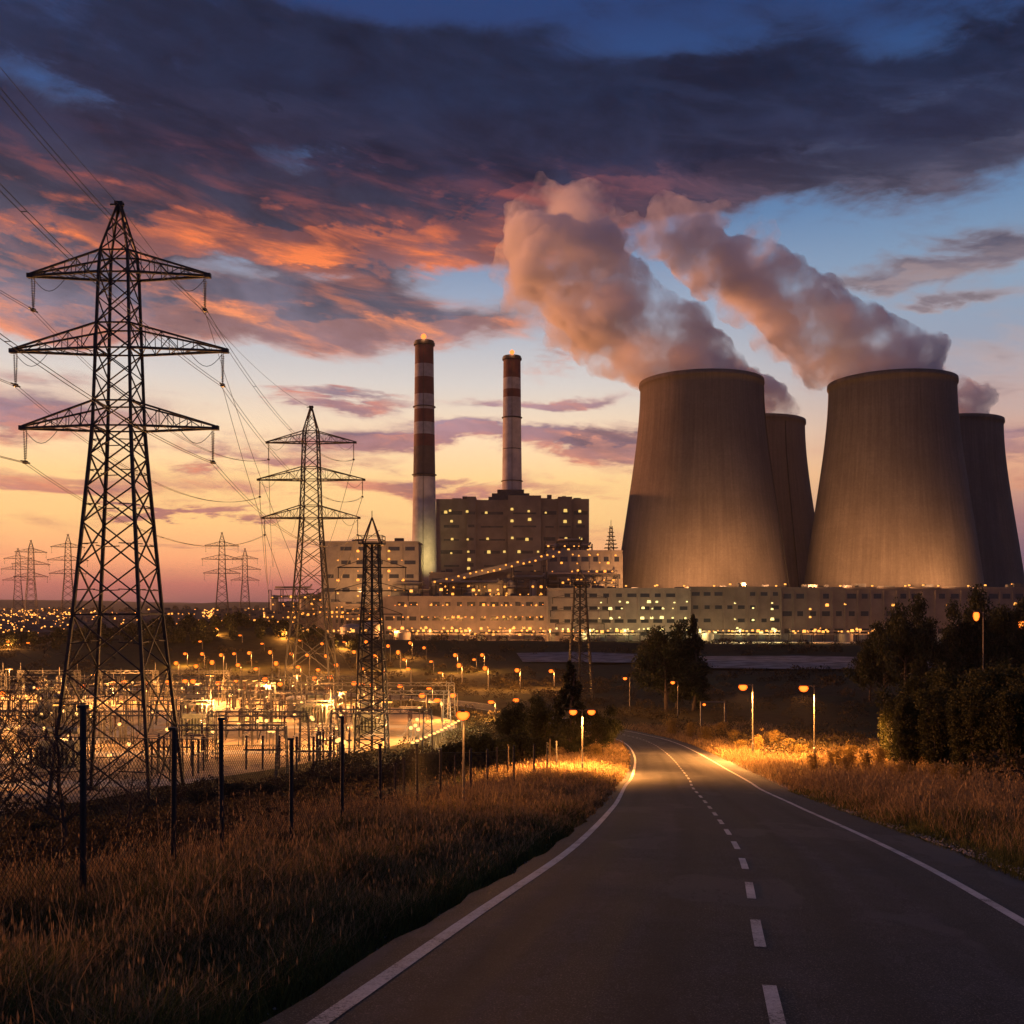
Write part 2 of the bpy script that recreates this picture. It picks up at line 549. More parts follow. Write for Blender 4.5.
MOUNDS = [(-150, 420, 70, 60, 9), (-95, 400, 45, 40, 8), (-210, 330, 40, 40, 5), (80, 480, 200, 18, 3.2), (150, 250, 60, 30, 3), (-40, 470, 90, 18, 3)]
def ground(x, Y, fine=True):
    x = np.asarray(x, float); Y = np.asarray(Y, float)
    d = x - cx(Y)
    z = road_z(Y)
    left = np.clip(-d - 9, 0, None); right = np.clip(d - 16, 0, None)
    z = z - .145 * left - .03 * right
    k = 1.0
    soft = k * np.log1p(np.exp(np.clip(z / k, -30, 30)))          # the slope meets the plain at 0
    soft = np.where(z > 25, z, soft)
    wt = np.clip((left + right * .6) / 8, 0, 1)
    z = soft * wt + np.maximum(z, 0) * (1 - wt)
    if fine:
        off = np.clip((np.abs(d) - 7) / 8, 0, 1)
        up = np.clip(z / 3, 0, 1)
        z = z + .45 * wob(x, Y) * off * up
        f = np.clip((Y - 290) / 60, 0, 1) * np.clip((600 - Y) / 40, 0, 1)
        z = z + .5 * wob(x * .3, Y * .3) * f * f
    for mx, my, rx, ry, h in MOUNDS:
        z = z + h * np.exp(-((x - mx) / rx) ** 2 - ((Y - my) / ry) ** 2)
    # the far ridge
    rid = np.clip((Y - 1900) / 1500, 0, 1)
    z = z + rid * (34 + 9 * np.sin(x / 520 + .6) + 5 * np.sin(x / 190) + 2.2 * np.sin(x / 71 + 2) + 1.2 * np.sin(x / 33)) * np.clip((9500 - Y) / 4000, 0, 1)
    return z
def gz(x, y):
    return float(ground(x, y))

def axis(lim):
    a = [0.0]
    st = 1.2
    while a[-1] < lim:
        if a[-1] > 60: st *= 1.035
        a.append(a[-1] + st)
    return np.array(a)
xs = axis(7000); xs = np.r_[-xs[:0:-1], xs]
ys = np.r_[-np.array([400, 300, 200, 120, 80, 60, 45]), np.arange(-35, 300, 1.2)]
st = 1.2
yl = list(ys)
while yl[-1] < 11000:
    st *= 1.03
    yl.append(yl[-1] + st)
ys = np.array(yl)
gx, gy = np.meshgrid(xs, ys)
gzv = ground(gx, gy)
# sink the ground a little under the road
def near_road(x, y):
    """signed-free distance to the centre line, for arrays"""
    out = np.full(x.shape, 1e3)
    msk = (np.abs(x) < 320) & (y < 300) & (y > -40)
    P = np.stack([x[msk], y[msk]], -1)
    S = RC[::3]
    best = np.full(len(P), 1e9)
    for i in range(0, len(S), 20):
        dd = np.linalg.norm(P[:, None, :] - S[None, i:i + 20, :], axis=-1).min(1)
        best = np.minimum(best, dd)
    out[msk] = best
    return out
nr = near_road(gx, gy)
gzv = gzv - .20 * np.clip((6.6 - nr) / 1.2, 0, 1)
nx, ny = len(xs), len(ys)
idx = np.arange(nx * ny).reshape(ny, nx)
fc = np.stack([idx[:-1, :-1], idx[:-1, 1:], idx[1:, 1:], idx[1:, :-1]], -1).reshape(-1, 4)

def ground_mat():
    m_ = bpy.data.materials.new('heath_ground'); m_.use_nodes = True
    t = NT(m_.node_tree); b = t.n['Principled BSDF']
    co = t.new('ShaderNodeTexCoord').outputs['Object']
    big = t.noise(co, .02, 5, .6); mid = t.noise(co, .35, 6, .65); fin = t.noise(co, 5.0, 5, .7)
    c = t.ramp(t.m('ADD', t.m('MULTIPLY', mid, .55), t.m('MULTIPLY', fin, .45)), [(.3, (.012, .012, .007)), (.52, (.032, .028, .013)), (.72, (.07, .052, .026))], 'LINEAR')
    c = t.mix(t.smooth(big, .42, .62), c, t.mix(mid, (.018, .024, .010), (.045, .045, .018)))
    t.l.new(c, b.inputs['Base Color']); b.inputs['Roughness'].default_value = .95
    b.inputs['Specular IOR Level'].default_value = .1
    bn = t.new('ShaderNodeBump'); bn.inputs['Strength'].default_value = .7; bn.inputs['Distance'].default_value = .15
    t.l.new(t.noise(co, 3.0, 6, .7), bn.inputs['Height']); t.l.new(bn.outputs[0], b.inputs['Normal'])
    return m_
M['ground'] = ground_mat()
tag(np_mesh('ground', np.stack([gx, gy, gzv], -1).reshape(-1, 3), fc, M['ground'], smooth=True), kind='structure')

# ------------------------------------------------------------------ the road
def asphalt():
    m_ = bpy.data.materials.new('asphalt'); m_.use_nodes = True
    t = NT(m_.node_tree); b = t.n['Principled BSDF']
    co = t.new('ShaderNodeTexCoord')
    ob = co.outputs['Object']
    uv = t.new('ShaderNodeUVMap'); sp = t.new('ShaderNodeSeparateXYZ'); t.l.new(uv.outputs[0], sp.inputs[0])
    fin = t.noise(ob, 28, 4, .85); mid = t.noise(ob, 1.7, 7, .75)
    lane = t.noise(t.xyz(t.m('MULTIPLY', sp.outputs[0], 1.6), t.m('MULTIPLY', sp.outputs[1], .035), 0.0), 1.0, 5, .6)
    spk = t.noise(ob, 62, 2, .5)
    f = t.m('ADD', t.m('ADD', t.m('MULTIPLY', fin, .35), t.m('MULTIPLY', mid, .25)), t.m('MULTIPLY', lane, .4))
    c = t.ramp(f, [(.38, (.005, .006, .009)), (.5, (.020, .022, .029)), (.62, (.064, .066, .078))], 'LINEAR')
    c = t.mix(t.m('MULTIPLY', t.smooth(spk, .56, .66), .75), c, (.17, .165, .16))
    wt = t.m('ABSOLUTE', t.m('SUBTRACT', t.m('ABSOLUTE', t.m('SUBTRACT', t.m('ABSOLUTE', sp.outputs[0]), 1.75)), .8))
    c = t.mix(t.m('MULTIPLY', t.smooth(wt, .42, .05), t.smooth(lane, .35, .6, .15, .55)), c, (.010, .011, .014))
    pa = t.noise(t.xyz(t.m('MULTIPLY', sp.outputs[0], .35), t.m('MULTIPLY', sp.outputs[1], .16), 9.0), 1.0, 3, .5)
    c = t.mix(t.m('MULTIPLY', t.smooth(pa, .58, .60), .55), c, (.07, .07, .076))
    # a few tar-sealed cracks along and across
    ck = t.noise(t.xyz(t.m('MULTIPLY', sp.outputs[0], .8), t.m('MULTIPLY', sp.outputs[1], .25), 4.0), 1.0, 4, .7)
    cr = t.m('ABSOLUTE', t.m('SUBTRACT', ck, .5))
    c = t.mix(t.m('MULTIPLY', t.smooth(cr, .007, .0), .7), c, (.012, .012, .013))
    t.l.new(c, b.inputs['Base Color'])
    r = t.m('ADD', .60, t.m('MULTIPLY', fin, .22))
    t.l.new(t.m('ADD', r, t.m('MULTIPLY', t.m('SUBTRACT', lane, .5), .3)), b.inputs['Roughness'])
    b.inputs['Specular IOR Level'].default_value = .15
    bn = t.new('ShaderNodeBump'); bn.inputs['Strength'].default_value = .35; bn.inputs['Distance'].default_value = .006
    t.l.new(t.noise(ob, 90, 3, .7), bn.inputs['Height']); t.l.new(bn.outputs[0], b.inputs['Normal'])
    return m_
M['asphalt'] = asphalt()
SMAX = _seg[-1]
s_st = np.r_[np.arange(0, 130, .8), np.arange(130, SMAX, 2.0)]
def strip(name, offs, material, lift, s_list=s_st, edge=None):
    """a sheet swept along the road; offs are sideways offsets, edge jitters the outer ones"""
    x, y, tx, ty = road_at(s_list)
    vs = []; uvs = []
    for j, o in enumerate(offs):
        oo = np.full(len(s_list), float(o))
        if edge and j in (0, len(offs) - 1):
            oo = oo + edge * (np.sin(s_list * 3.7 + j) + np.sin(s_list * 1.61 + 2 * j) + .8 * np.sin(s_list * 6.3)) * .6
        X = x + oo * ty; Yy = y - oo * tx
        z = road_z(y) - .012 * abs(o) * 1.2
        Z = z + lift
        vs.append(np.stack([X, Yy, Z], -1)); uvs.append(np.stack([oo, s_list], -1))
    V = np.stack(vs, 1).reshape(-1, 3); U = np.stack(uvs, 1).reshape(-1, 2)
    k = len(offs); i = np.arange((len(s_list)) * k).reshape(-1, k)
    f = np.stack([i[:-1, :-1], i[:-1, 1:], i[1:, 1:], i[1:, :-1]], -1).reshape(-1, 4)
    o = np_mesh(name, V, f, material, smooth=True)
    ul = o.data.uv_layers.new(name='UVMap')
    ul.data.foreach_set('uv', U[f.ravel()].astype(np.float32).ravel())
    return o
tag(strip('road', [-3.72, -3.4, -1.8, 0, 1.8, 3.4, 4.7], M['asphalt'], 0.0, edge=.05), kind='structure')
mk = strip('road_edge_marking', [-3.38, -3.22], M['paint'], .006); tag(mk, kind='structure')
mk2 = strip('road_edge_marking', [3.26, 3.42], M['paint'], .006); tag(mk2, kind='structure')
dv = []; df = []
s0 = float(np.interp(7.0, RC[:60, 1], _seg[:60]))
s = s0 - 3.4 * 8
while s < 230:
    if s > 1:
        ss = np.linspace(s, s + 1.7, 3)
        x, y, tx, ty = road_at(ss)
        for o in (-.06, .06):
            dv.append(np.stack([x + o * ty, y - o * tx, road_z(y) + .0062], -1))
        b0 = (len(dv) - 2) * 3
        df += [(b0, b0 + 3, b0 + 4, b0 + 1), (b0 + 1, b0 + 4, b0 + 5, b0 + 2)]
    s += 3.4
dm = np_mesh('road_centre_marking', np.concatenate(dv), np.array(df), M['paint']); tag(dm, kind='structure')

# gravel shoulder litter along the edges: small stones (nobody could count them)
def pebbles(n, name):
    s = rng.uniform(15, 110, n) ** 1.0
    side = rng.choice([-1, 1], n)
    off = np.where(side < 0, -3.74 - np.abs(rng.normal(0, .16, n)), 4.72 + np.abs(rng.normal(0, .2, n)))
    x, y, tx, ty = road_at(s)
    X = x + off * ty; Y = y - off * tx; Z = road_z(Y) - .16
    r = rng.uniform(.012, .035, n)
    base = np.array([(1, 0, 0), (-1, 0, 0), (0, 1, 0), (0, -1, 0), (0, 0, .7), (0, 0, -.7)], float)
    V = np.stack([X, Y, Z], -1)[:, None, :] + base[None] * r[:, None, None] * rng.uniform(.6, 1.4, (n, 6, 1))
    f = np.array([(0, 2, 4), (2, 1, 4), (1, 3, 4), (3, 0, 4), (2, 0, 5), (1, 2, 5), (3, 1, 5), (0, 3, 5)])
    Fc = (f[None] + (np.arange(n) * 6)[:, None, None]).reshape(-1, 3)
    return tag(np_mesh(name, V.reshape(-1, 3), Fc, M['plinth']), 'loose grit and small stones along both edges of the asphalt', 'gravel', kind='stuff')
pebbles(7000, 'gravel')

# ------------------------------------------------------------------ grass
def blades(X, Y, Z, h, wd, lean, segs=2):
    """bent tapering blades: 2 quads and a tip each as quads (tip degenerate-free: narrow)"""
    n = len(X)
    a = rng.uniform(0, 2 * math.pi, n); fa = rng.uniform(0, 2 * math.pi, n)
    px, py = np.cos(fa) * wd / 2, np.sin(fa) * wd / 2
    lx, ly = np.cos(a) * lean * h, np.sin(a) * lean * h
    V = np.empty((n, 6, 3), np.float32)
    for i, (t, k) in enumerate(((0, 1.0), (.55, .75), (1.0, .14))):
        bx = X + lx * t ** 1.8; by = Y + ly * t ** 1.8; bz = Z + h * t * (1 - .25 * lean * t)
        V[:, i * 2, 0] = bx - px * k; V[:, i * 2, 1] = by - py * k; V[:, i * 2, 2] = bz
        V[:, i * 2 + 1, 0] = bx + px * k; V[:, i * 2 + 1, 1] = by + py * k; V[:, i * 2 + 1, 2] = bz
    f = np.array([(0, 1, 3, 2), (2, 3, 5, 4)])
    Fc = (f[None] + (np.arange(n) * 6)[:, None, None]).reshape(-1, 4)
    tips = np.stack([X + lx, Y + ly, Z + h * (1 - .25 * lean)], -1)
    return V.reshape(-1, 3), Fc, tips
def seed_heads(tips, r, ln):
    n = len(tips)
    base = np.array([(1, 0, 0), (-1, 0, 0), (0, 1, 0), (0, -1, 0)], float)
    V = np.empty((n, 4, 3), np.float32)
    a = rng.uniform(0, 6.28, n)
    for i, (s, z) in enumerate(((0, -.5), (1, .1), (0, 1), (-1, .1))):
        V[:, i, 0] = tips[:, 0] + np.cos(a) * s * r; V[:, i, 1] = tips[:, 1] + np.sin(a) * s * r; V[:, i, 2] = tips[:, 2] + z * ln
    Fc = (np.arange(4)[None] + (np.arange(n) * 4)[:, None])
    return V.reshape(-1, 3), Fc
def scatter_strip(n, s0, s1, o0, o1, pw=1.0):
    u = rng.random(n)
    s = s0 * (s1 / s0) ** (u ** pw)            # denser near the camera, even on the picture
    off = rng.uniform(o0, o1, n)
    x, y, tx, ty = road_at(s)
    return x + off * ty, y - off * tx, off, s
SB = float(np.interp(0.0, RC[:60, 1], _seg[:60]))      # station of the camera
def grass(name, n, side, s0, s1, o0, o1, hgt, wd, dry, label, clump=1.0, heads=0.0, lean=(.2, .8)):
    X, Y, off, s = scatter_strip(n, s0, s1, o0, o1)
    s2 = None
    dist = np.maximum(Y, 3)
    cl = .5 + .5 * np.sin(X * 1.9 + 1.3 * np.sin(Y * .8)) * np.sin(Y * 1.3 + np.sin(X * 1.1)); cl2 = .5 + .5 * np.sin(X * .7 + Y * .45)
    keep = rng.random(n) < (.35 + .65 * cl * clump + .3 * (1 - clump))
    X, Y, off, dist, cl, cl2 = (v[keep] for v in (X, Y, off, dist, cl, cl2))
    edge = np.clip((np.abs(off) - (3.55 if side < 0 else 4.5)) / .8, .4, 1)
    pt = .5 + .5 * np.sin(X * .33 + 2.1 * np.sin(Y * .19 + 1)) * np.sin(Y * .41 + 1.7 * np.sin(X * .27))
    h = rng.uniform(hgt[0], hgt[1], len(X)) ** 1.0 * (.35 + .75 * cl + .25 * cl2) * (.6 + .6 * pt) * edge
    Z = ground(X, Y) - .03 - .16 * np.clip((6.4 - np.abs(off)) / 1.2, 0, 1)
    wv = wd * np.clip(dist / 14, .8, 9) * rng.uniform(.7, 1.3, len(X))
    V, Fc, tips = blades(X, Y, Z, h, wv, rng.uniform(*lean, len(X)))
    if heads:
        k = rng.random(len(tips)) < heads
        sv, sf = seed_heads(tips[k], wv[k] * .85, .045 + wv[k] * 1.3)
        Fc = np.concatenate([Fc, sf + len(V)]); V = np.concatenate([V, sv])
    return tag(np_mesh(name, V, Fc, M[dry]), label, 'grass', kind='stuff')
grass('grass', 95000, -1, SB + 4, SB + 30, -10, -3.55, (.22, .66), .013, 'grass_green', 'short green grass on the left verge beside the asphalt', 1.0)
grass('dry_grass', 60000, -1, SB + 4, SB + 30, -11, -4.3, (.35, .72), .011, 'grass_dry', 'tall dry grass with seed heads in front of the chain link fence', .9, .45, (.3, 1.0))
grass('grass', 80000, 1, SB + 10, SB + 50, 4.55, 12, (.2, .5), .009, 'grass_green', 'green grass tufts on the near right verge', 1.0)
grass('dry_grass', 70000, 1, SB + 12, SB + 60, 5.3, 24, (.35, .8), .008, 'grass_dry', 'golden dry grass on the near right verge', .8, .3, (.2, .9))
grass('dry_grass', 90000, 1, SB + 30, SB + 175, 4.7, 30, (.4, .95), .010, 'grass_dry', 'golden lit grass running down the right side of the road', .8, .1, (.3, 1.0))
grass('dry_grass', 90000, -1, SB + 24, SB + 150, -13, -3.65, (.35, .85), .010, 'grass_dry', 'golden grass running down the left side of the road', .8, .1, (.3, 1.0))
grass('grass', 50000, -1, SB + 20, SB + 120, -14, -3.6, (.25, .6), .011, 'grass_green', 'green tufts among the golden grass left of the road', 1.0)

grass('tall_weeds', 2200, -1, SB + 4, SB + 34, -12, -4.8, (.8, 1.35), .013, 'grass_dry', 'scattered tall weeds with seed heads standing out of the left verge', .9, .95, (.1, .5))
grass('tall_weeds', 2200, 1, SB + 14, SB + 60, 5.4, 18, (.8, 1.4), .013, 'grass_dry', 'scattered tall weeds standing out of the right verge', .9, .95, (.1, .5))

# leaf clump cloud: n random quads on the skins of blobs
def leaf_cloud(blobs, n, size, fill=.35, flat=1.0):
    """blobs: (k,6) cx cy cz rx ry rz"""
    B = np.asarray(blobs, float)
    wgt = (B[:, 3] * B[:, 4] + B[:, 4] * B[:, 5]); wgt = wgt / wgt.sum()
    k = rng.choice(len(B), n, p=wgt)
    d = rng.normal(size=(n, 3)); d /= np.linalg.norm(d, axis=1, keepdims=True)
    r = 1 - fill * rng.random(n) ** 1.3
    r = r * (1 + .10 * rng.normal(size=n))
    c = B[k, :3] + d * B[k, 3:] * r[:, None]
    sz = size * rng.uniform(.55, 1.35, n)
    u = rng.normal(size=(n, 3)); u /= np.linalg.norm(u, axis=1, keepdims=True)
    v = np.cross(u, rng.normal(size=(n, 3))); v /= np.linalg.norm(v, axis=1, keepdims=True)
    v[:, 2] *= flat
    u = u * sz[:, None]; v = v * sz[:, None] * .55
    V = np.stack([c - u, c + v, c + u, c - v], 1).reshape(-1, 3)
    return V, np.arange(n * 4).reshape(-1, 4)

# low scrub over the slopes and the plain
def scrub(name, n, x0, x1, y0, y1, rr, leaves, size, label, m_='scrub', cond=None):
    X = rng.uniform(x0, x1, n * 3); Y = y0 * (y1 / y0) ** rng.random(n * 3)
    k = cond(X, Y) if cond else np.ones(n * 3, bool)
    X, Y = X[k][:n], Y[k][:n]
    r = rng.uniform(*rr, len(X))
    Z = ground(X, Y)
    B = np.stack([X, Y, Z + r * .25, r * 1.25, r * 1.25, r * .75], -1)
    V, Fc = leaf_cloud(B, leaves, size, .3)
    return tag(np_mesh(name, V, Fc, M[m_]), label, 'scrub', kind='stuff')
dL = lambda X, Y: X - cx(Y)
yard = lambda X, Y: (Y > 112) & (Y < 248) & (X < np.interp(Y, [100, 143, 165, 190, 212, 228, 248], [-20, -11, -8, -11, -22, -46, -100])) & (ground(X, Y) < .2)
far_road = lambda X, Y: near_road(X, Y) < 9
water = lambda X, Y: (Y > 328) & (Y < 432) & (X > -4) & (X < 198)
scrub('scrub', 700, -60, 6, 14, 128, (.25, .9), 90000, .10, 'dark brush covering the slope below the chain link fence', cond=lambda X, Y: (dL(X, Y) < -11.5) & ~yard(X, Y))
scrub('scrub', 420, -64, -12, 56, 122, (.5, 1.4), 60000, .14, 'dark brush where the left slope meets the switchyard', cond=lambda X, Y: (dL(X, Y) < -14) & ~yard(X, Y) & (ground(X, Y) < 9))
scrub('scrub', 200, -250, 330, 445, 556, (1.2, 3.6), 40000, .4, 'bushes on the dark bank below the power station')
scrub('scrub', 380, 10, 120, 45, 290, (.6, 1.9), 60000, .17, 'dark heather and brush on the slope right of the road', cond=lambda X, Y: (dL(X, Y) > 15) & ~far_road(X, Y))
scrub('scrub', 700, -330, 240, 262, 600, (.8, 2.6), 60000, .36, 'dark scrub on the plain between the road and the power station', cond=lambda X, Y: ~far_road(X, Y) & ~water(X, Y) & (Y < 560))
scrub('scrub', 420, -26, 40, 88, 290, (.6, 2.0), 60000, .17, 'brush inside the bend of the road', cond=lambda X, Y: (near_road(X, Y) > 9) & ~yard(X, Y) & (X < 30))

# pale gravel lot beyond the scrub
M['lot'] = mat('pale_lot', (.15, .135, .14), .95, 0, .65, .14, .5, 2)
def lot(pts, z):
    wb = MB(); n = len(pts)
    wb.add([(x, y, z) for x, y in pts], [tuple(range(n))])
    tag(wb.build('gravel_lot', M['lot']), kind='structure')
lot([(4, 372), (46, 366), (54, 430), (30, 452), (2, 440)], .9)
lot([(66, 336), (100, 330), (150, 340), (158, 400), (120, 418), (70, 412)], .85)

# ------------------------------------------------------------------ lattice pylons
def lattice(mb, wfun, zs, leg, br, redundant=False):
    """four legs and crossed bracing between the levels zs; wfun(z) is the full width"""
    for z0, z1 in zip(zs[:-1], zs[1:]):
        a, b = wfun(z0) / 2, wfun(z1) / 2
        c0 = [(-a, -a, z0), (a, -a, z0), (a, a, z0), (-a, a, z0)]
        c1 = [(-b, -b, z1), (b, -b, z1), (b, b, z1), (-b, b, z1)]
        for i in range(4):
            j = (i + 1) % 4
            mb.bar(c0[i], c1[i], leg)
            mb.bar(c0[i], c1[j], br); mb.bar(c0[j], c1[i], br)
            if redundant:
                mid = Vector(c0[i]).lerp(Vector(c1[i]), .5); mid2 = Vector(c0[j]).lerp(Vector(c1[j]), .5)
                t_ = a / (a + b)
                x_ = Vector(c0[i]).lerp(Vector(c1[j]), t_)
                mb.bar(mid, mid.lerp(x_, .62), br * .7); mb.bar(mid2, mid2.lerp(x_, .62), br * .7)
    return mb

def pylon_proto():
    root = empty('pylon')
    def wf(z):
        return float(np.interp(z, [0, 20, 41, 59, 61.5], [11.0, 7.4, 4.3, 3.3, 3.0]))
    body = MB()
    lattice(body, wf, [0, 7.5, 14.5, 20.8, 26.2, 31, 35, 38.6, 41.8], .34, .15, True)
    lattice(body, wf, [41.8, 44.6, 47.6, 50.5, 53.3, 56.2, 59, 61.5], .28, .12)
    for z in (20.8, 41.8, 44.6, 50.5, 53.3, 59, 61.5):
        a = wf(z) / 2
        c = [(-a, -a, z), (a, -a, z), (a, a, z), (-a, a, z)]
        for i in range(4): body.bar(c[i], c[(i + 1) % 4], .17)
    for sx in (-1, 1):
        for sy in (-1, 1): body.box(sx * 5.5, sy * 5.5, -.6, 1.2, 1.2, 1.0)
    # climbing pegs on one leg
    for k in range(60):
        z = 3 + k * .6; a = wf(z) / 2
        body.bar((a, -a, z), (a + .3, -a, z), .04)
    body.build('body', M['steel'], root)
    pk = MB()
    lattice(pk, lambda z: float(np.interp(z, [61.5, 67], [3.1, .35])), [61.5, 63.6, 65.4, 67], .22, .1)
    pk.box(0, 0, 66.9, .9, .6, .5)
    pk.bar((-1.0, 0, 67.1), (.6, 0, 67.1), .16)
    pk.build('peak', M['steel'], root)
    for zb, zt, L in ((59, 61.5, 10.0), (50.5, 53.3, 12.0), (41.8, 44.6, 10.9)):
        for sx in (-1, 1):
            mb = MB()
            a0, a1 = wf(zb) / 2, wf(zt) / 2
            tip = (sx * L, 0, zb)
            nseg = 6
            for sy in (-1, 1):
                p0, q0 = Vector((sx * a0, sy * a0, zb)), Vector((sx * a1, sy * a1, zt))
                tp = Vector((sx * L, sy * .12, zb))
                mb.bar(p0, tp, .26, .26); mb.bar(q0, tp + Vector((0, 0, .25)), .20)
                for k in range(nseg):
                    A = p0.lerp(tp, k / nseg); B = p0.lerp(tp, (k + 1) / nseg)
                    C = q0.lerp(tp, k / nseg); D = q0.lerp(tp, (k + 1) / nseg)
                    if k % 2: mb.bar(A, D, .08)
                    else: mb.bar(C, B, .08)
                    if k: mb.bar(A, C, .07)
            for k in range(nseg):
                A = Vector((sx * a0, a0, zb)).lerp(Vector((sx * L, .12, zb)), k / nseg)
                B = Vector((sx * a0, -a0, zb)).lerp(Vector((sx * L, -.12, zb)), (k + 1) / nseg)
                mb.bar(A, B, .08)
            mb.box(sx * L, 0, zb - .2, .7, .6, .5)
            arm = mb.build('crossarm', M['steel'], root)
            ins = MB()
            for sy in (-.35, .35):
                top = Vector((sx * (L - .3), sy, zb - .1)); bot = Vector((sx * (L - .3), sy * .35, zb - 3.7))
                ins.bar(top, bot, .05)
                for k in range(16):
                    p = top.lerp(bot, .12 + .8 * k / 15)
                    ins.lathe([(.02, .05), (.15, 0), (.02, -.04)], 6, tuple(p), False)
            ins.bar((sx * (L - .3), -1.0, zb - 3.8), (sx * (L - .3), 1.0, zb - 3.8), .14)
            ins.box(sx * (L - .3), 0, zb - 4.0, .4, .5, .35)
            ins.build('insulator', M['insul'], root)
            # jumper loop hanging beside the arm
            jl = MB()
            pts = [(sx * (L - .3 - 3.6 * t_), 0, zb - .3 - 1.4 * math.sin(math.pi * t_)) for t_ in np.linspace(0, 1, 9)]
            jl.tube(pts, .035, 4)
            jl.build('jumper', M['wire'], root)
    return freeze(root)

PYL = pylon_proto()
def put_pylon(x, y, label, scale=1.0, rz=0.0, first=False, group='tall lattice pylons with three crossarm levels'):
    o = PYL if first else copy_tree(PYL)
    o.location = (x, y, gz(x, y)); o.rotation_euler = (0, 0, rz); o.scale = (scale,) * 3
    return tag(o, label, 'pylon', group)
P1 = put_pylon(-44.4, 113, 'largest and nearest lattice pylon with three crossarms, at the left beside the fence', first=True)
P2 = put_pylon(-45.8, 228, 'second largest lattice pylon with three crossarms, in front of the left boiler block')
FARP = []
for px, Y, sc_, rz, lab in ((222, 625, 1.0, .35, 'small far pylon, left one of the pair left of the second large pylon'),
                            (245, 800, 1.0, .35, 'small far pylon, right one of the pair left of the second large pylon'),
                            (31, 700, 1.0, .6, 'small far pylon, middle and tallest of the three at the left edge'),
                            (18, 800, 1.0, .5, 'small far pylon, leftmost of the three at the left edge'),
                            (68, 660, 1.02, .5, 'small far pylon, rightmost of the three at the left edge')):
    FARP.append(put_pylon((px - 512) / F * Y, Y, lab, sc_, rz))

def sag_wire(p, q, sag, r, n=22, lay=0):
    pts = []
    for k in range(n + 1):
        t_ = k / n
        v = Vector(p).lerp(Vector(q), t_); v.z -= sag * 4 * t_ * (1 - t_)
        pts.append(v)
    return MB().tube(pts, r, 4)
def conductors(A, B, name_, sag, r, hts=((59, 9.7), (50.5, 11.7), (41.8, 10.6)), twin=True):
    za, zb = gz(A[0], A[1]), gz(B[0], B[1])
    for lev, (z, L) in zip(('top', 'middle', 'bottom'), hts):
        for sx, sd_ in ((-1, 'left'), (1, 'right')):
            mb = MB()
            for e in ((-.22, .22) if twin else (0,)):
                pa = (A[0] + sx * L + e, A[1], z - 3.9 + za); pb = (B[0] + sx * L + e, B[1], z - 3.9 + zb)
                t_ = sag_wire(pa, pb, sag, r)
                mb.add(t_.v, t_.f)
            if twin:
                for k in (.2, .4, .6, .8):
                    v = Vector((A[0] + sx * L, A[1], z - 3.9 + za)).lerp(Vector((B[0] + sx * L, B[1], z - 3.9 + zb)), k)
                    v.z -= sag * 4 * k * (1 - k)
                    mb.bar(v - Vector((.24, 0, 0)), v + Vector((.24, 0, 0)), .05)
            tag(mb.build('power_line', M['wire']), '%s %s line %s' % (sd_, lev, name_), 'power line', 'power lines strung between the pylons')
    tag(sag_wire((A[0], A[1], 67 + za), (B[0], B[1], 67 + zb), sag * .6, r).build('power_line', M['wire']), 'thin earth wire at the peaks ' + name_, 'power line', 'power lines strung between the pylons')
conductors((-44.4, 113), (-44.4, -2), 'rising over the camera from the nearest pylon', 4.5, .035)
conductors((-44.4, 113), (-45.8, 228), 'sagging from the nearest pylon to the second large one', 5.5, .035)
conductors((-45.8, 228), (-181 + 42, 625), 'from the second large pylon to the far left pair', 16, .06, twin=False)
# a second circuit that comes in from the upper left and drops to the switchyard gantries
for k, (a, b, sg) in enumerate((((-95, 60, 74), (-54, 140, 8), 7), ((-98, 62, 66), (-60, 150, 8), 8), ((-101, 64, 58), (-66, 160, 8), 9), ((-120, 90, 60), (-58, 190, 8), 10), ((-32.7, 113, 46.6), (-30, 170, 8), 5), ((-34.7, 113, 55.1), (-26, 176, 8), 6))):
    tag(sag_wire(a, b, sg, .03).build('power_line', M['wire']), ['highest', 'second', 'third', 'fourth', 'fifth', 'sixth'][k] + ' slack line dropping to the switchyard gantries', 'power line', 'slack lines dropping to the switchyard')

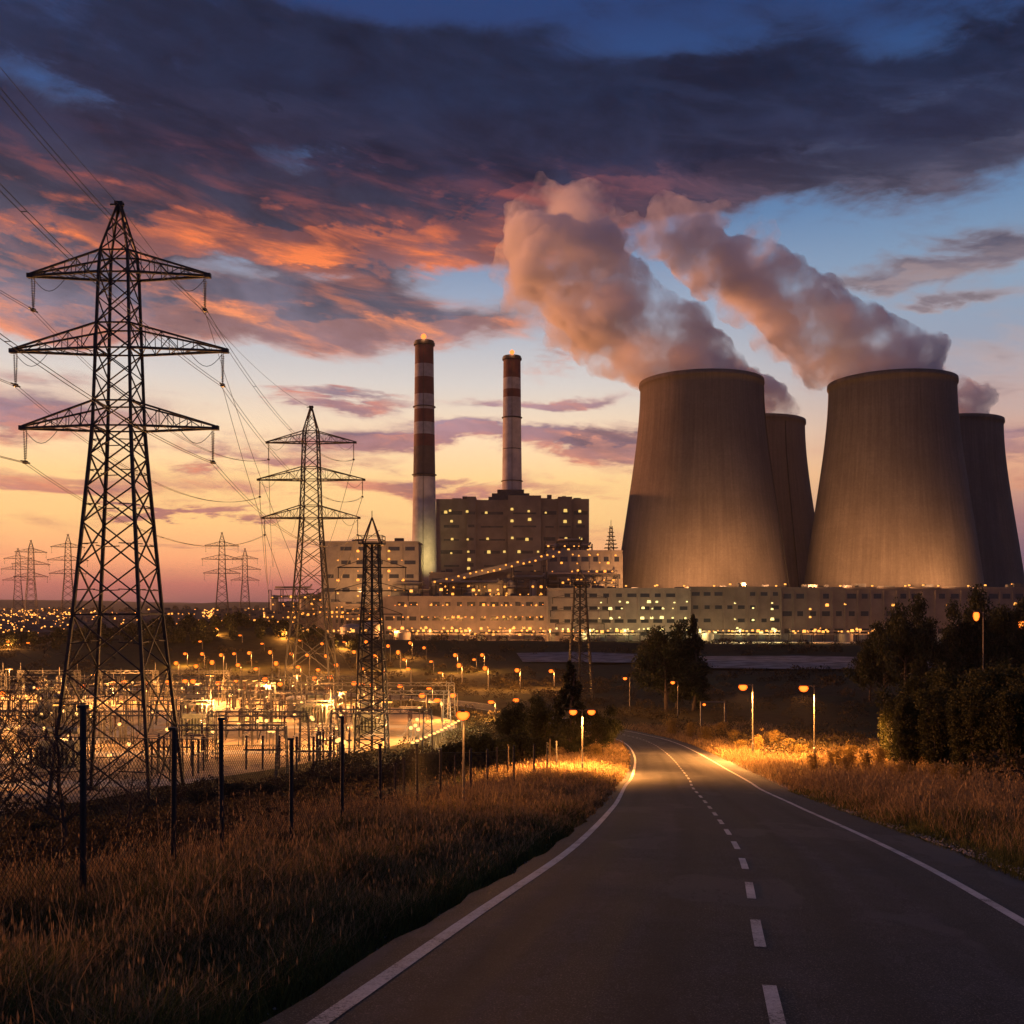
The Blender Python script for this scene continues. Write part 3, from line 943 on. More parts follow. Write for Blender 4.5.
# narrow dark lattice towers
def mast_proto():
    root = empty('lattice_tower')
    b = MB()
    wf = lambda z: float(np.interp(z, [0, 14, 26, 34], [4.6, 3.5, 2.3, 1.9]))
    lattice(b, wf, list(np.linspace(0, 31, 17)), .24, .13, False)
    for z in np.linspace(0, 31, 17)[1:]:
        a = wf(z) / 2
        for s_ in (-1, 1): b.bar((-a, s_ * a, z), (a, s_ * a, z), .12); b.bar((s_ * a, -a, z), (s_ * a, a, z), .12)
    b.bar((0, 0, 0), (0, 0, 31), .35)          # cable duct up the middle
    b.build('body', M['steel'], root)
    p = MB()
    p.box(0, 0, 30.9, 3.6, 3.6, .25)
    for sx in (-1, 1):
        for sy in (-1, 1): p.bar((sx * 1.75, sy * 1.75, 31.1), (sx * 1.75, sy * 1.75, 32.2), .1)
    for z in (31.6, 32.2):
        for s_ in (-1, 1): p.bar((-1.75, s_ * 1.75, z), (1.75, s_ * 1.75, z), .09); p.bar((s_ * 1.75, -1.75, z), (s_ * 1.75, 1.75, z), .09)
    p.build('platform', M['steel'], root)
    t_ = MB()
    for sx in (-1, 1):
        for sy in (-1, 1): t_.bar((sx * 1.3, sy * 1.3, 31.1), (0, 0, 35), .16)
    t_.bar((-1.3, -1.3, 31.1), (1.3, -1.3, 33), .08); t_.bar((0, 0, 34.8), (0, 0, 36), .1)
    t_.build('peak', M['steel'], root)
    for z, L in ((27.5, 5.2), (24.0, 5.6), (20.5, 4.6)):
        a = MB()
        for s_ in (-1, 1):
            a.bar((-L, 0, z), (L, 0, z), .16); a.bar((s_ * L, 0, z), (s_ * .9, 0, z + 1.3), .1)
            a.bar((s_ * L * .97, 0, z), (s_ * L * .97, 0, z - 1.6), .12)
        a.build('crossarm', M['steel'], root)
    return freeze(root)
MAST = mast_proto()
MAST.location = (-21.0, 150, gz(-21, 150)); tag(MAST, 'narrow dark lattice tower with a pointed top in front of the left boiler block', 'lattice tower', 'narrow lattice towers')
m2 = copy_tree(MAST); m2.location = (15.7, 231, gz(15.7, 231)); m2.scale = (1.25, 1.25, .86)
tag(m2, 'narrow dark lattice tower rising behind the bend of the road', 'lattice tower', 'narrow lattice towers')

# ------------------------------------------------------------------ street lamps
def lamp_proto(kind='single'):
    root = empty('street_lamp')                     # unit height 7.2 m, foot at the origin
    H = 7.2
    p = MB()
    p.lathe([(.13, 0), (.13, 1.3), (.085, 1.35), (.055, H)], 10)
    p.box(.0, -.125, .55, .12, .02, .5)
    p.build('pole', M['pole'], root, smooth=False)
    sides = (-1, 1) if kind == 'double' else (-1,)
    for s_ in sides:
        a = MB(); a.tube([(0, 0, H - .25), (s_ * .25, 0, H - .02), (s_ * .75, 0, H + .08)], [.045, .04, .035], 6)
        a.build('arm', M['pole'], root)
        h = MB()
        h.box(s_ * 1.0, 0, H - .01, .85, .30, .12, 0, .8)
        hd = h.build('lamp_head', M['dark'], root)
        g_ = MB(); g_.lathe([(.04, -.60), (.30, -.52), (.46, -.28), (.42, -.08), (.26, 0)], 12, (s_ * 1.02, 0, H - .012))  # bulb made larger to take in the glare around it
        g_.build('bulb', M['bulb_orange'], hd, smooth=True)
    return root
def lamp_light(parent, x, z, energy, col=(1.0, .36, .07), r=.2, name='lamp_light', cone=None):
    l = bpy.data.lights.new(name, 'SPOT' if cone else 'POINT')
    if cone: l.spot_size = R(cone); l.spot_blend = .4
    l.energy = energy; l.color = col; l.shadow_soft_size = r
    o = bpy.data.objects.new(name, l); COL.objects.link(o); o.parent = parent; o.location = (x, 0, z)
    return o
NEAR_LAMPS = [  # x, Y, lamp row, kind, rz, power, label
    (24.8, 82, 685, 'single', 0, 52000, 'lit street lamp on the right verge nearest to the camera'),
    (23.0, 95.5, 684, 'single', .1, 52000, 'second lit street lamp on the right verge, left of the nearest one'),
    (4.5, 64, 709, 'double', 0, 19000, 'twin headed street lamp on the left verge by the bend'),
    (-1.5, 31, 708, 'single', 1.57, 420, 'short lit lamp post on the left verge beside the fence'),
    (32.5, 196, 681, 'single', 0, 2500, 'lit street lamp standing before the two dark trees'),
    (24.5, 208, 677, 'single', 0, 2500, 'lit street lamp beyond the bend, left of the two dark trees'),
]
lp1, lp2 = lamp_proto('single'), lamp_proto('double')
freeze(lp1); freeze(lp2)
for i, (x, Y, row, kind, rz, pw, lab) in enumerate(NEAR_LAMPS):
    src = lp2 if kind == 'double' else lp1
    o = src if i in (0, 2) else copy_tree(src)
    z0 = gz(x, Y); zt = CAM_H + (605 - row) / F * Y
    k = (zt - z0) / 7.2
    o.location = (x, Y, z0 - .05); o.rotation_euler = (0, 0, rz); kk = min(1.0, max(k, .42)); o.scale = (kk, kk, k)
    tag(o, lab, 'street lamp', 'street lamps along the road')
    for s_ in ((-1, 1) if kind == 'double' else (-1,)):
        lamp_light(o, s_ * 1.02, 6.4, pw, cone=178)

# the gantry over the verge (inverted U with one lamp)
gr = empty('cable_gantry', (41.5, 0, 0))
x0_, x1_, yg = (701 - 512) / F * 155, (725 - 512) / F * 155, 155
gr.location = ((x0_ + x1_) / 2, yg, 0)
zg = CAM_H + (605 - 702) / F * yg
for x_ in (x0_, x1_):
    z_ = gz(x_, yg)
    MB().tube([(x_ - gr.location.x, 0, z_), (x_ - gr.location.x, 0, zg)], .14, 8).build('post', M['pole'], gr)
MB().bar((x0_ - gr.location.x, 0, zg), (x1_ - gr.location.x, 0, zg), .2).build('beam', M['pole'], gr)
MB().lathe([(.05, 0), (.25, -.1), (.25, -.3), (.1, -.4)], 8, (x0_ - gr.location.x + .5, 0, zg - .2)).build('bulb', M['bulb_orange'], gr)
tag(gr, 'inverted U steel frame with one small lamp left of the two right hand street lamps', 'gantry')

# tall lamp over the trees at the right, and its neighbour at the frame's edge
for px, row, Y, pw, lab in ((978, 612, 190, 16000, 'tall bright lamp shining above the dark trees at the right'), (1023, 621, 205, 8000, 'tall lamp at the right edge of the picture among dark trees')):
    x = (px - 512) / F * Y
    o = copy_tree(lp1); z0 = gz(x, Y); k = (CAM_H + (605 - row) / F * Y - z0) / 7.2
    o.location = (x + 1, Y, z0); o.scale = (1.3, 1.3, k); tag(o, lab, 'street lamp', 'tall lamps at the right')
    lamp_light(o, -1.02, 6.9, pw)

# rows of small sodium lamps across the plain
ROWS = {
 'far row, at the foot of the plant': (672, [(185, 653), (202, 653), (221, 654), (234, 653), (249, 652), (270, 651), (291, 653), (307, 654), (326, 655), (354, 651), (375, 655), (398, 651), (404, 659), (431, 661), (455, 654), (474, 659), (482, 654)]),
 'middle row, behind the lit switchyard': (702, [(39, 691), (83, 685), (113, 682), (124, 681), (147, 682), (168, 681), (185, 680), (193, 680), (218, 682), (235, 680), (265, 678), (280, 683), (314, 677), (330, 676), (354, 682), (362, 683), (372, 684), (400, 685), (429, 688)]),
 'row along the bend': (690, [(459, 664), (485, 667), (517, 669), (551, 670)]),
 'row under the plant': (664, [(8, 646), (28, 648), (200, 641), (216, 644), (240, 640), (262, 645), (284, 641), (300, 646), (322, 643), (344, 646), (366, 641), (388, 645), (410, 642), (424, 647)]),
 'row before the dark rise': (684, [(176, 662), (196, 665), (212, 661), (238, 664), (256, 668), (276, 662), (298, 666), (318, 669), (336, 664), (362, 668), (384, 671), (408, 668), (440, 674)]),
 'nearest row, right of the lit switchyard': (720, [(3, 692), (422, 694), (437, 699), (453, 694), (491, 701), (516, 699)]),
}
fl = empty('street_lamp')
MB().lathe([(.12, 0), (.07, 6.0)], 6).build('pole', M['pole'], fl)
MB().bar((0, 0, 5.95), (-.7, 0, 6.05), .09).build('arm', M['pole'], fl)
hd = MB().box(-.85, 0, 5.98, .8, .35, .14).build('lamp_head', M['dark'], fl)
MB().lathe([(.05, -1.1), (.42, -.95), (.62, -.6), (.54, -.18), (.3, 0)], 10, (-.85, 0, 5.965)).build('bulb', M['bulb_far'], hd)  # oversized, so the bulb's shape stands in for its glare
freeze(fl)
ORD = ['leftmost', 'second', 'third', 'fourth', 'fifth', 'sixth', 'seventh', 'eighth', 'ninth', 'tenth', 'eleventh', 'twelfth', 'thirteenth', 'fourteenth', 'fifteenth', 'sixteenth', 'seventeenth', 'eighteenth', 'nineteenth', 'twentieth', 'twenty first', 'twenty second', 'twenty third', 'twenty fourth']
first = True
for rn, (base, pts) in ROWS.items():
    for i, (px, row) in enumerate(sorted(pts)):
        bs = base + (i % 3 - 1) * 1.5
        Y = CAM_H / ((bs - 605) / F); x = (px - 512) / F * Y
        z0 = gz(x, Y); k = (CAM_H + (605 - row) / F * Y - z0) / 5.8
        if k < .5: k = .5
        o = fl if first else copy_tree(fl); first = False
        o.location = (x + .85, Y, z0); o.scale = (1, 1, k)
        tag(o, '%s sodium lamp from the left, %s' % (ORD[i], rn), 'street lamp', 'sodium street lamps on the plain')
        if i % (2 if base > 684 or base == 672 else 3) == 0 or base == 690: lamp_light(o, -.85, 4.5, 7500 if base > 680 else 14000, r=.4)

# ------------------------------------------------------------------ the power station
def concrete_tower():
    m_ = bpy.data.materials.new('tower_concrete'); m_.use_nodes = True
    t = NT(m_.node_tree); b = t.n['Principled BSDF']
    co = t.new('ShaderNodeTexCoord').outputs['Object']
    sp = t.new('ShaderNodeSeparateXYZ'); t.l.new(co, sp.inputs[0])
    an = t.m('ARCTAN2', sp.outputs[1], sp.outputs[0])
    z = sp.outputs[2]
    streak = t.noise(t.xyz(t.m('MULTIPLY', t.m('COSINE', an), 26.0), t.m('MULTIPLY', t.m('SINE', an), 26.0), t.m('MULTIPLY', z, .02)), 1.0, 6, .7)
    blotch = t.noise(co, .035, 6, .6)
    fine = t.noise(co, .6, 5, .7)
    f = t.m('ADD', t.m('ADD', t.m('MULTIPLY', streak, .4), t.m('MULTIPLY', blotch, .35)), t.m('MULTIPLY', fine, .25))
    c = t.ramp(f, [(.34, (.07, .06, .054)), (.5, (.115, .099, .088)), (.66, (.17, .148, .132))], 'LINEAR')
    # casting lifts: thin darker rings, each lift a slightly different tone
    lift = t.m('DIVIDE', z, 4.6)
    fr = t.m('FRACT', lift)
    wn = t.new('ShaderNodeTexWhiteNoise', noise_dimensions='1D'); t.l.new(t.m('FLOOR', lift), wn.inputs['W'])
    st2 = t.noise(t.xyz(t.m('MULTIPLY', t.m('COSINE', an), 9.0), t.m('MULTIPLY', t.m('SINE', an), 9.0), t.m('MULTIPLY', z, .008)), 1.0, 5, .7)
    c = t.mix(t.m('MULTIPLY', t.smooth(st2, .48, .68), t.smooth(z, 60, 170, .1, .5)), c, (.055, .048, .044))
    c = t.mix(t.m('MULTIPLY', wn.outputs[0], .16), c, (.10, .088, .075))
    c = t.mix(t.m('MULTIPLY', t.smooth(fr, .10, .0), .4), c, (.09, .08, .07))
    seg = t.m('FRACT', t.m('MULTIPLY', an, 11.14))
    c = t.mix(t.m('MULTIPLY', t.smooth(seg, .05, .0), .25), c, (.09, .08, .07))
    t.l.new(c, b.inputs['Base Color']); b.inputs['Roughness'].default_value = .92; b.inputs['Specular IOR Level'].default_value = .2
    return m_
M['tower'] = concrete_tower()
PROF = [(62.6, 9), (60.9, 22), (59.4, 34), (57.2, 48.6), (52.8, 78), (48.8, 107), (45.2, 135), (43.0, 155), (42.1, 168), (42.1, 176), (42.6, 182)]
ct = empty('cooling_tower')
sh = MB()
pr = np.array(PROF); zz = np.linspace(9, 174, 46)
co_ = np.polyfit(pr[:, 1], pr[:, 0], 4)
outer = [(float(np.polyval(co_, z)), float(z)) for z in zz]
prof = outer + [(43.0, 174.2), (43.2, 175.2), (43.0, 177.5), (41.6, 177.5), (41.2, 173)] + [(r - 1.1, z) for r, z in outer[::-1][1:]] + [(outer[0][0], 9)]
sh.lathe(prof, 128, close=False)
sh.build('shell', M['tower'], ct, smooth=True)
ld = MB()
for z0_, z1_ in zip(np.linspace(10, 172, 28)[:-1], np.linspace(10, 172, 28)[1:]):
    ra, rb = (float(np.polyval(co_, q)) + .5 for q in (z0_, z1_))
    ld.bar((ra * -.30, -ra * .954, z0_), (rb * -.30, -rb * .954, z1_), .7, .5)
ld.build('ladder', M['steel'], ct)
lg = MB()
for k in range(48):
    a0 = 2 * math.pi * k / 48; a1 = 2 * math.pi * (k + .5) / 48; a2 = 2 * math.pi * (k + 1) / 48
    A = (65 * math.cos(a1), 65 * math.sin(a1), -1)
    for a in (a0, a2): lg.bar(A, (62.2 * math.cos(a), 62.2 * math.sin(a), 9.4), 1.1)
lg.build('column_ring', M['plinth'], ct)
bs = MB(); bs.lathe([(66.5, -1), (66.5, 1.2), (65.8, 1.2), (65.8, .4)], 96, close=False); bs.build('basin', M['plinth'], ct)
freeze(ct)
TW = [(132.3, 700, 'large cooling tower, the left one of the two front towers'), (265.6, 700, 'large cooling tower, the right one of the two front towers'),
      (206, 853, 'cooling tower half hidden behind the left front tower'), (372.5, 853, 'cooling tower half hidden behind the right front tower, at the right edge')]
for i, (x, Y, lab) in enumerate(TW):
    o = ct if i == 0 else copy_tree(ct)
    o.location = (x, Y, 0); o.rotation_euler = (0, 0, (1.5, 2.1, .7, 2.6)[i])
    tag(o, lab, 'cooling tower', 'concrete cooling towers')

# chimneys: shaft and painted bands
M['red'] = mat('red_band_paint', (.075, .018, .018), .75, 0, .25, .25)
M['white_band'] = mat('white_band_paint', (.25, .25, .28), .75, 0, .2, .25)
M['dull_band'] = mat('faded_red_paint', (.060, .046, .046), .85, 0, .2, .25)
M['chim'] = mat('chimney_concrete', (.46, .42, .37), .9, 0, .2, .12)
def chimney(x, Y, rows, rt, rb, lab, ztop):
    root = empty('chimney', (x, Y, 0))
    rad = lambda z: rt + (rb - rt) * max(0, (1 - z / ztop)) ** 1.25
    for a, b_, mk_ in rows:
        za, zb = (CAM_H + (605 - r_) / F * Y if r_ is not None else -1 for r_ in (b_, a))
        n = max(2, int((zb - za) / 8))
        mb = MB(); mb.lathe([(rad(z), z) for z in np.linspace(za, zb, n + 1)], 40)
        mb.build('shaft' if mk_ == 'chim' else 'band', M[mk_], root, smooth=False)
    cap = MB()
    cap.lathe([(rt + .15, -3), (rt + .9, -2.4), (rt + .9, -1.2), (rt + .3, -1.2), (rt + .3, .4), (rt - .9, .4), (rt - .9, -2)], 40, (0, 0, ztop), False)
    for k in range(24):
        a = 2 * math.pi * k / 24
        cap.bar(((rt + .85) * math.cos(a), (rt + .85) * math.sin(a), ztop - 1.2), ((rt + .85) * math.cos(a), (rt + .85) * math.sin(a), ztop - .1), .1)
    cap.build('cap', M['dark'], root)
    for fr_ in (.55, .78):
        z = ztop * fr_
        gl = MB(); gl.lathe([(rad(z) + .05, -.5), (rad(z) + 1.0, -.3), (rad(z) + 1.0, 0), (rad(z) + .05, 0)], 40, (0, 0, z), False); gl.build('gallery', M['steel'], root)
    ld = MB(); ld.bar((0, -rad(0) - .5, 2), (0, -rad(ztop) - .4, ztop - 2), .5, .25); ld.build('ladder', M['steel'], root)
    bc = MB(); bc.lathe([(.3, 0), (1.5, .7), (1.9, 1.9), (1.4, 3.2), (.3, 3.8)], 14, (0, -rt + 1.0, ztop + .4)); bc.build('beacon', M['bulb_red'], root, smooth=True)
    l = bpy.data.lights.new('beacon_light', 'POINT'); l.energy = 5000; l.color = (1, .4, .15); l.shadow_soft_size = .6
    lo = bpy.data.objects.new('beacon_light', l); COL.objects.link(lo); lo.parent = root; lo.location = (0, -rt - 2.2, ztop + 1.8)
    return tag(root, lab, 'chimney', 'tall banded chimneys')
Y1 = 690
chimney((424.3 - 512) / F * Y1, Y1, [(342, 365, 'red'), (365, 378, 'white_band'), (378, 395, 'red'), (395, 410, 'white_band'), (410, 423, 'red'), (423, 435, 'white_band'), (435, 447, 'red'), (447, 477.5, 'dull_band'), (477.5, None, 'chim')],
        6.4, 9.6, 'taller red and white banded chimney with a glowing top, left of the dark boiler house', CAM_H + (605 - 342) / F * Y1)
Y2 = 800
chimney(0, Y2, [(357, 378.6, 'red'), (378.6, 390, 'white_band'), (390, 398, 'red'), (398, 418, 'white_band'), (418, 418.8, 'dark'), (418.8, 449, 'chim'), (449, 449.8, 'dark'), (449.8, None, 'chim')],
        6.9, 9.4, 'shorter chimney with one white band, rising behind the dark boiler house', CAM_H + (605 - 357) / F * Y2)

# wall lamps and lit windows (shared meshes)
def lamp_mesh(name, m_, w_, h_, d_=.5):
    b_ = MB(); b_.box(0, -d_ / 2, -h_ / 2, w_, d_, h_, 0, .85)
    me = bpy.data.meshes.new(name); me.from_pydata(b_.v, [], b_.f); me.materials.append(m_); return me
LM = {k: lamp_mesh('wall_lamp', M[m_], w_, h_) for k, m_, w_, h_ in (('g', 'bulb_gold', 1.1, .9), ('w', 'bulb_warm', 1.3, 1.0), ('m', 'bulb_white', 1.5, 1.0), ('o', 'bulb_gold', .9, .8), ('win', 'window_lit', 1.8, 1.5))}
def put_lamps(root, pts, Y, kind, name='wall_lamp'):
    """pts in picture places, on the wall plane at depth Y"""
    for px, row in pts:
        x, _, z = W(px, row, Y)
        o = bpy.data.objects.new(name, LM[kind]); COL.objects.link(o)
        o.parent = root; o.location = (x - root.location.x, Y - .02 - root.location.y, max(z, 1.0) - root.location.z); s_ = random.choice((.5, .7, .8, 1, 1, 1.3, 1.6)); o.scale = (s_, 1, s_)
def hall(name, x0, x1, y0, y1, h, mt, lab, cat='building', bays=8, floors=5, win='glass', parapet=True, ribs=True):
    root = empty(name, ((x0 + x1) / 2, (y0 + y1) / 2, 0))
    w_, d_ = x1 - x0, y1 - y0
    b_ = MB(); b_.box(0, 0, -1, w_, d_, h + 1)
    if ribs:
        for k in range(bays + 1):
            b_.box(-w_ / 2 + w_ * k / bays, -d_ / 2 - .25, 0, .9, .5, h - .8)
    b_.build('wall', M[mt], root)
    if parapet:
        r_ = MB()
        r_.box(0, -d_ / 2 + .1, h + .003, w_ + 1, 1.2, 1.2); r_.box(0, d_ / 2 - .1, h + .003, w_ + 1, 1.2, 1.2)
        r_.box(-w_ / 2 + .1, 0, h + .003, 1.19, d_ - 1.4, 1.19); r_.box(w_ / 2 - .1, 0, h + .003, 1.19, d_ - 1.4, 1.19)
        r_.build('parapet', M[mt], root)
        for k in range(max(3, int(w_ / 9))):
            MB().box(random.uniform(-w_ / 2 + 4, w_ / 2 - 4), random.uniform(-d_ / 2 + 3, d_ / 2 - 3), h, random.uniform(2, 6), random.uniform(2, 5), random.uniform(1.6, 3.6)).build('rooftop_unit', M['roof'], root)
    if win:
        for fl_ in range(floors):
            z = h * (fl_ + .45) / floors
            for k in range(bays):
                xx = -w_ / 2 + w_ * (k + .5) / bays
                if random.random() < .85:
                    wd = MB(); ww = w_ / bays * random.choice((.45, .6, .7)); hh_ = h / floors * .28
                    wd.box(xx, -d_ / 2 - .03, z, ww, .1, hh_)
                    for q2 in range(1, 4): wd.box(xx - ww / 2 + ww * q2 / 4, -d_ / 2 - .07, z, .16, .1, hh_)
                    wd.build('window', M[win], root)
        for k in range(0, bays, 2):
            MB().box(-w_ / 2 + w_ * (k + .3) / bays, -d_ / 2 - .06, 0, 4, .12, 4.6).build('door', M['trafo'], root)
    return tag(root, lab, cat)

def px2(px, Y): return (px - 512) / F * Y
def top(row, Y): return CAM_H + (605 - row) / F * Y
YF = 602
hallA = hall('turbine_hall', px2(548, YF), px2(690, YF), YF, YF + 27, top(590, YF), 'clad', 'pale turbine hall with three rows of white lights, in front of the left cooling tower', bays=11, floors=4)
hallB = hall('service_block', px2(690.6, YF), px2(782, YF), YF + 2, YF + 27, top(588.5, YF), 'brick', 'brown service block with two columns of yellow lights, between the two cooling towers', bays=8, floors=4)
hallC = hall('workshop_hall', px2(782.6, YF), px2(1120, YF), YF + 4, YF + 27, top(589, YF), 'brick', 'long brown workshop hall in front of the right cooling tower', bays=26, floors=3)
hallD = hall('switch_hall', px2(384, YF), px2(547, YF), YF - 2, YF + 24, top(598, YF), 'clad', 'low pale hall with rows of golden lights, left of the turbine hall', bays=14, floors=3)
blockE = hall('boiler_block', px2(322, 640), px2(418, 640), 640, 668, top(543, 640), 'clad', 'pale boiler block with two columns of lights, left of the banded chimney', bays=6, floors=7)
blockF = hall('bunker_block', px2(430, 640), px2(556, 640), 640, 672, top(574, 640), 'brick', 'brown bunker block under the sloping conveyor', bays=9, floors=4)
blockG = hall('coal_tower', px2(548, 645), px2(622, 645), 645, 668, top(552, 645), 'clad', 'stepped block covered in golden lights, left of the left cooling tower', bays=7, floors=5)
YB = 722
boil = empty('boiler_house', (0, 745, 0))
segs = [(436, 467, 0, 499), (467, 476, 3, 497), (476, 508, 1, 500), (508, 541, 4, 496), (541, 558, 0, 499), (558, 572, 2.5, 497), (572, 589, .8, 499)]
for a, b_, out, row in segs:
    mb = MB(); xa, xb = px2(a, YB), px2(b_, YB)
    mb.box((xa + xb) / 2, (YB + 770) / 2 - out / 2 - 745, -1, xb - xa - .01, 770 - YB + out, top(row, YB) + 1)
    mb.build('wall', M['brick'], boil)
    fb = MB()
    for k in range(9):
        fb.box((xa + xb) / 2, YB - out - 745 - .05, 12 + k * 9.4, (xb - xa) * random.choice((.5, .7, .82)), .12, random.choice((1.2, 2.0, 2.6)))
    fb.build('louvre_band', M['roof'], boil)
for k in range(16):
    MB().box(random.uniform(-50, 50), random.uniform(-18, 18), top(499, YB), random.uniform(3, 9), random.uniform(3, 8), random.uniform(1.5, 4.5)).build('rooftop_unit', M['roof'], boil)
rp = MB(); rp.box(-1, 6, top(499, YB), 28, 16, 6.5); rp.box(-1, 6, top(499, YB) + 6.5, 20, 12, 3)
rp.build('penthouse', M['roof'], boil)
tag(boil, 'tall dark boiler house with scattered yellow windows between the chimneys', 'building')
z6 = [(205, 650), (263, 653), (328, 657), (416, 645), (473, 652), (531, 657), (598, 650), (647, 652), (210, 686), (416, 685), (476, 680), (597, 687), (647, 688), (212, 747), (265, 748), (333, 746), (417, 743), (467, 748), (600, 745), (650, 745), (209, 795), (267, 790), (337, 791), (390, 790), (440, 790), (505, 790), (190, 655), (270, 817), (268, 847)]
for zx, zy in z6:
    px, row = 390 + zx / 3.41, 320 + zy / 3.41
    out = next((o_ for a, b_, o_, _ in segs if a <= px <= b_), 0)
    x, _, z = W(px, row, YB - out)
    o = bpy.data.objects.new('window', LM['win']); COL.objects.link(o); o.parent = boil; o.location = (x, YB - out - .05 - 745, z); k = random.uniform(.8, 1.5); o.scale = (k, 1, k)
# lights on the blocks
def rowpts(x0, x1, row, n, jit=2.0, drop=.16, slope=0.0):
    return [(x0 + (x1 - x0) * (i + .5) / n + random.uniform(-jit, jit), row + slope * (i + .5) / n + random.uniform(-.6, .6)) for i in range(n) if random.random() > drop]
put_lamps(blockE, [(358, r_) for r_ in (551, 559, 571, 580, 588, 596)] + [(389, r_) for r_ in (551, 559, 571, 580, 588, 596)] + [(338, 560), (402, 560), (403, 580), (338, 580)], 640, 'g')
put_lamps(hallA, rowpts(595, 690, 602, 10) + rowpts(595, 690, 608, 9) + rowpts(595, 690, 618, 9), YF, 'm')
put_lamps(hallA, rowpts(550, 690, 629, 20, 3), YF, 'm')
put_lamps(hallB, [(735, 603), (735, 619), (737, 628), (753, 608), (753, 620), (772, 603), (772, 609), (772, 619), (773, 629), (715, 632), (700, 632), (761, 632), (748, 634)], YF + 2, 'm')
put_lamps(hallC, [(810, 609), (810, 617), (827, 605), (845, 604), (893, 605), (947, 605), (1015, 604), (808, 632), (826, 630), (857, 629), (868, 633), (795, 633), (840, 634), (884, 632), (820, 628)], YF + 4, 'w')
put_lamps(hallD, rowpts(392, 545, 605, 26, 1.5) + rowpts(392, 545, 617, 24, 1.5), YF - 2, 'g')
put_lamps(hallD, rowpts(388, 546, 628, 18, 3) + rowpts(388, 546, 634, 14, 3), YF - 2, 'w')
put_lamps(blockF, rowpts(440, 552, 587, 14) + rowpts(436, 552, 594, 16), 640, 'g')
put_lamps(blockG, rowpts(550, 620, 555, 8) + rowpts(550, 618, 563, 9) + rowpts(550, 618, 571, 8) + rowpts(550, 616, 580, 9) + rowpts(550, 616, 587, 9), 645, 'g')

# sloping conveyor gallery
cv = empty('conveyor_gallery', (px2(498, 634), 634, 0))
A = Vector(W(432, 584, 634)); B = Vector(W(562, 553, 634))
off = Vector(cv.location)
MB().bar(A - off, B - off, 3.4, 3.4).build('gallery', M['clad'], cv)
for k in (.12, .37, .62, .87):
    p = A.lerp(B, k) - off
    s_ = MB()
    for e in (-1.2, 1.2): s_.bar((p.x + e * 2.2, 0, -.5), (p.x + e * .5, 0, p.z - 1.6), .5)
    s_.build('trestle', M['steel'], cv)
for k in range(22):
    p = A.lerp(B, (k + .5) / 22)
    o = bpy.data.objects.new('wall_lamp', LM['g']); COL.objects.link(o); o.parent = cv; o.location = (p.x - off.x, -1.75, p.z - off.z + random.choice((-.9, .9))); k2 = random.uniform(.8, 1.2); o.scale = (k2, 1, k2)
tag(cv, 'sloping conveyor gallery edged with golden lights, left of the cooling towers', 'conveyor')
# column of tiers on the coal tower roof
ms = empty('lattice_mast', W(611, 552, 655))
b_ = MB(); lattice(b_, lambda z: 3.6 - z * .13, list(np.linspace(0, 17, 8)), .4, .22)
b_.build('body', M['steel'], ms)
for k, z in enumerate((2.5, 5, 7.5, 10, 12.5, 15)):
    w_ = 8.5 - k * 1.2
    MB().box(0, 0, z, w_, w_, .35).build('platform', M['steel'], ms)
MB().bar((0, 0, 17), (0, 0, 21), .3).build('aerial', M['steel'], ms)
tag(ms, 'dark tiered lattice mast on the roof beside the left cooling tower', 'mast')

# pipework, vessels and platforms between the halls
def pipework(px0, px1, Y, r0, r1, lab, seed):
    q = random.Random(seed)
    xa, xb = px2(px0, Y), px2(px1, Y); z0, z1 = top(r1, Y), top(r0, Y)
    root = empty('pipework', ((xa + xb) / 2, Y, z0)); w_ = xb - xa; h_ = z1 - z0
    fr_ = MB(); n = max(3, int(w_ / 7))
    for k in range(n + 1):
        x = -w_ / 2 + w_ * k / n; hh = h_ * q.uniform(.7, 1.0)
        for y in (-3, 3): fr_.bar((x, y, -3), (x, y, hh), .45)
        fr_.bar((x, -3, hh), (x, 3, hh), .4)
    fr_.build('frame', M['steel'], root)
    for k in range(max(2, int(h_ / 4.5))):
        z = (k + .8) * h_ / max(2, int(h_ / 4.5))
        a, b_ = sorted((q.uniform(-w_ / 2, w_ / 2), q.uniform(-w_ / 2, w_ / 2)))
        if b_ - a < w_ * .3: a, b_ = -w_ / 2, w_ / 2
        MB().box((a + b_) / 2, 0, z, b_ - a, 6.6, .35).build('platform', M['steel'], root)
        rl = MB()
        for z2 in (.6, 1.2): rl.bar((a, -3.3, z + z2), (b_, -3.3, z + z2), .12)
        rl.build('railing', M['steel'], root)
        MB().tube([(a, q.uniform(-2, 2), z + 1.6), (b_ - 2, q.uniform(-2, 2), z + 1.6), (b_ - 1, 0, z + 3.4)], q.uniform(.4, .9), 8).build('pipe', M['clad'], root, smooth=True)
    for k in range(max(2, int(w_ / 14))):
        r = q.uniform(1.6, 3.2); x = q.uniform(-w_ / 2 + r, w_ / 2 - r); hh = h_ * q.uniform(.5, 1.05)
        v_ = MB(); v_.lathe([(r * .8, -3), (r, -2.5), (r, hh - r * .5), (r * .6, hh - r * .1), (.15, hh)], 18, (x, q.uniform(-1, 2), 0)); v_.build('vessel', M['clad'], root)
    put_lamps(root, rowpts(px0, px1, (r0 + r1) / 2, int(w_ / 5), 2, .25) + rowpts(px0, px1, r1 - 2, int(w_ / 6), 2, .25), Y - 3.4, q.choice('gw'))
    return tag(root, lab, 'pipework')
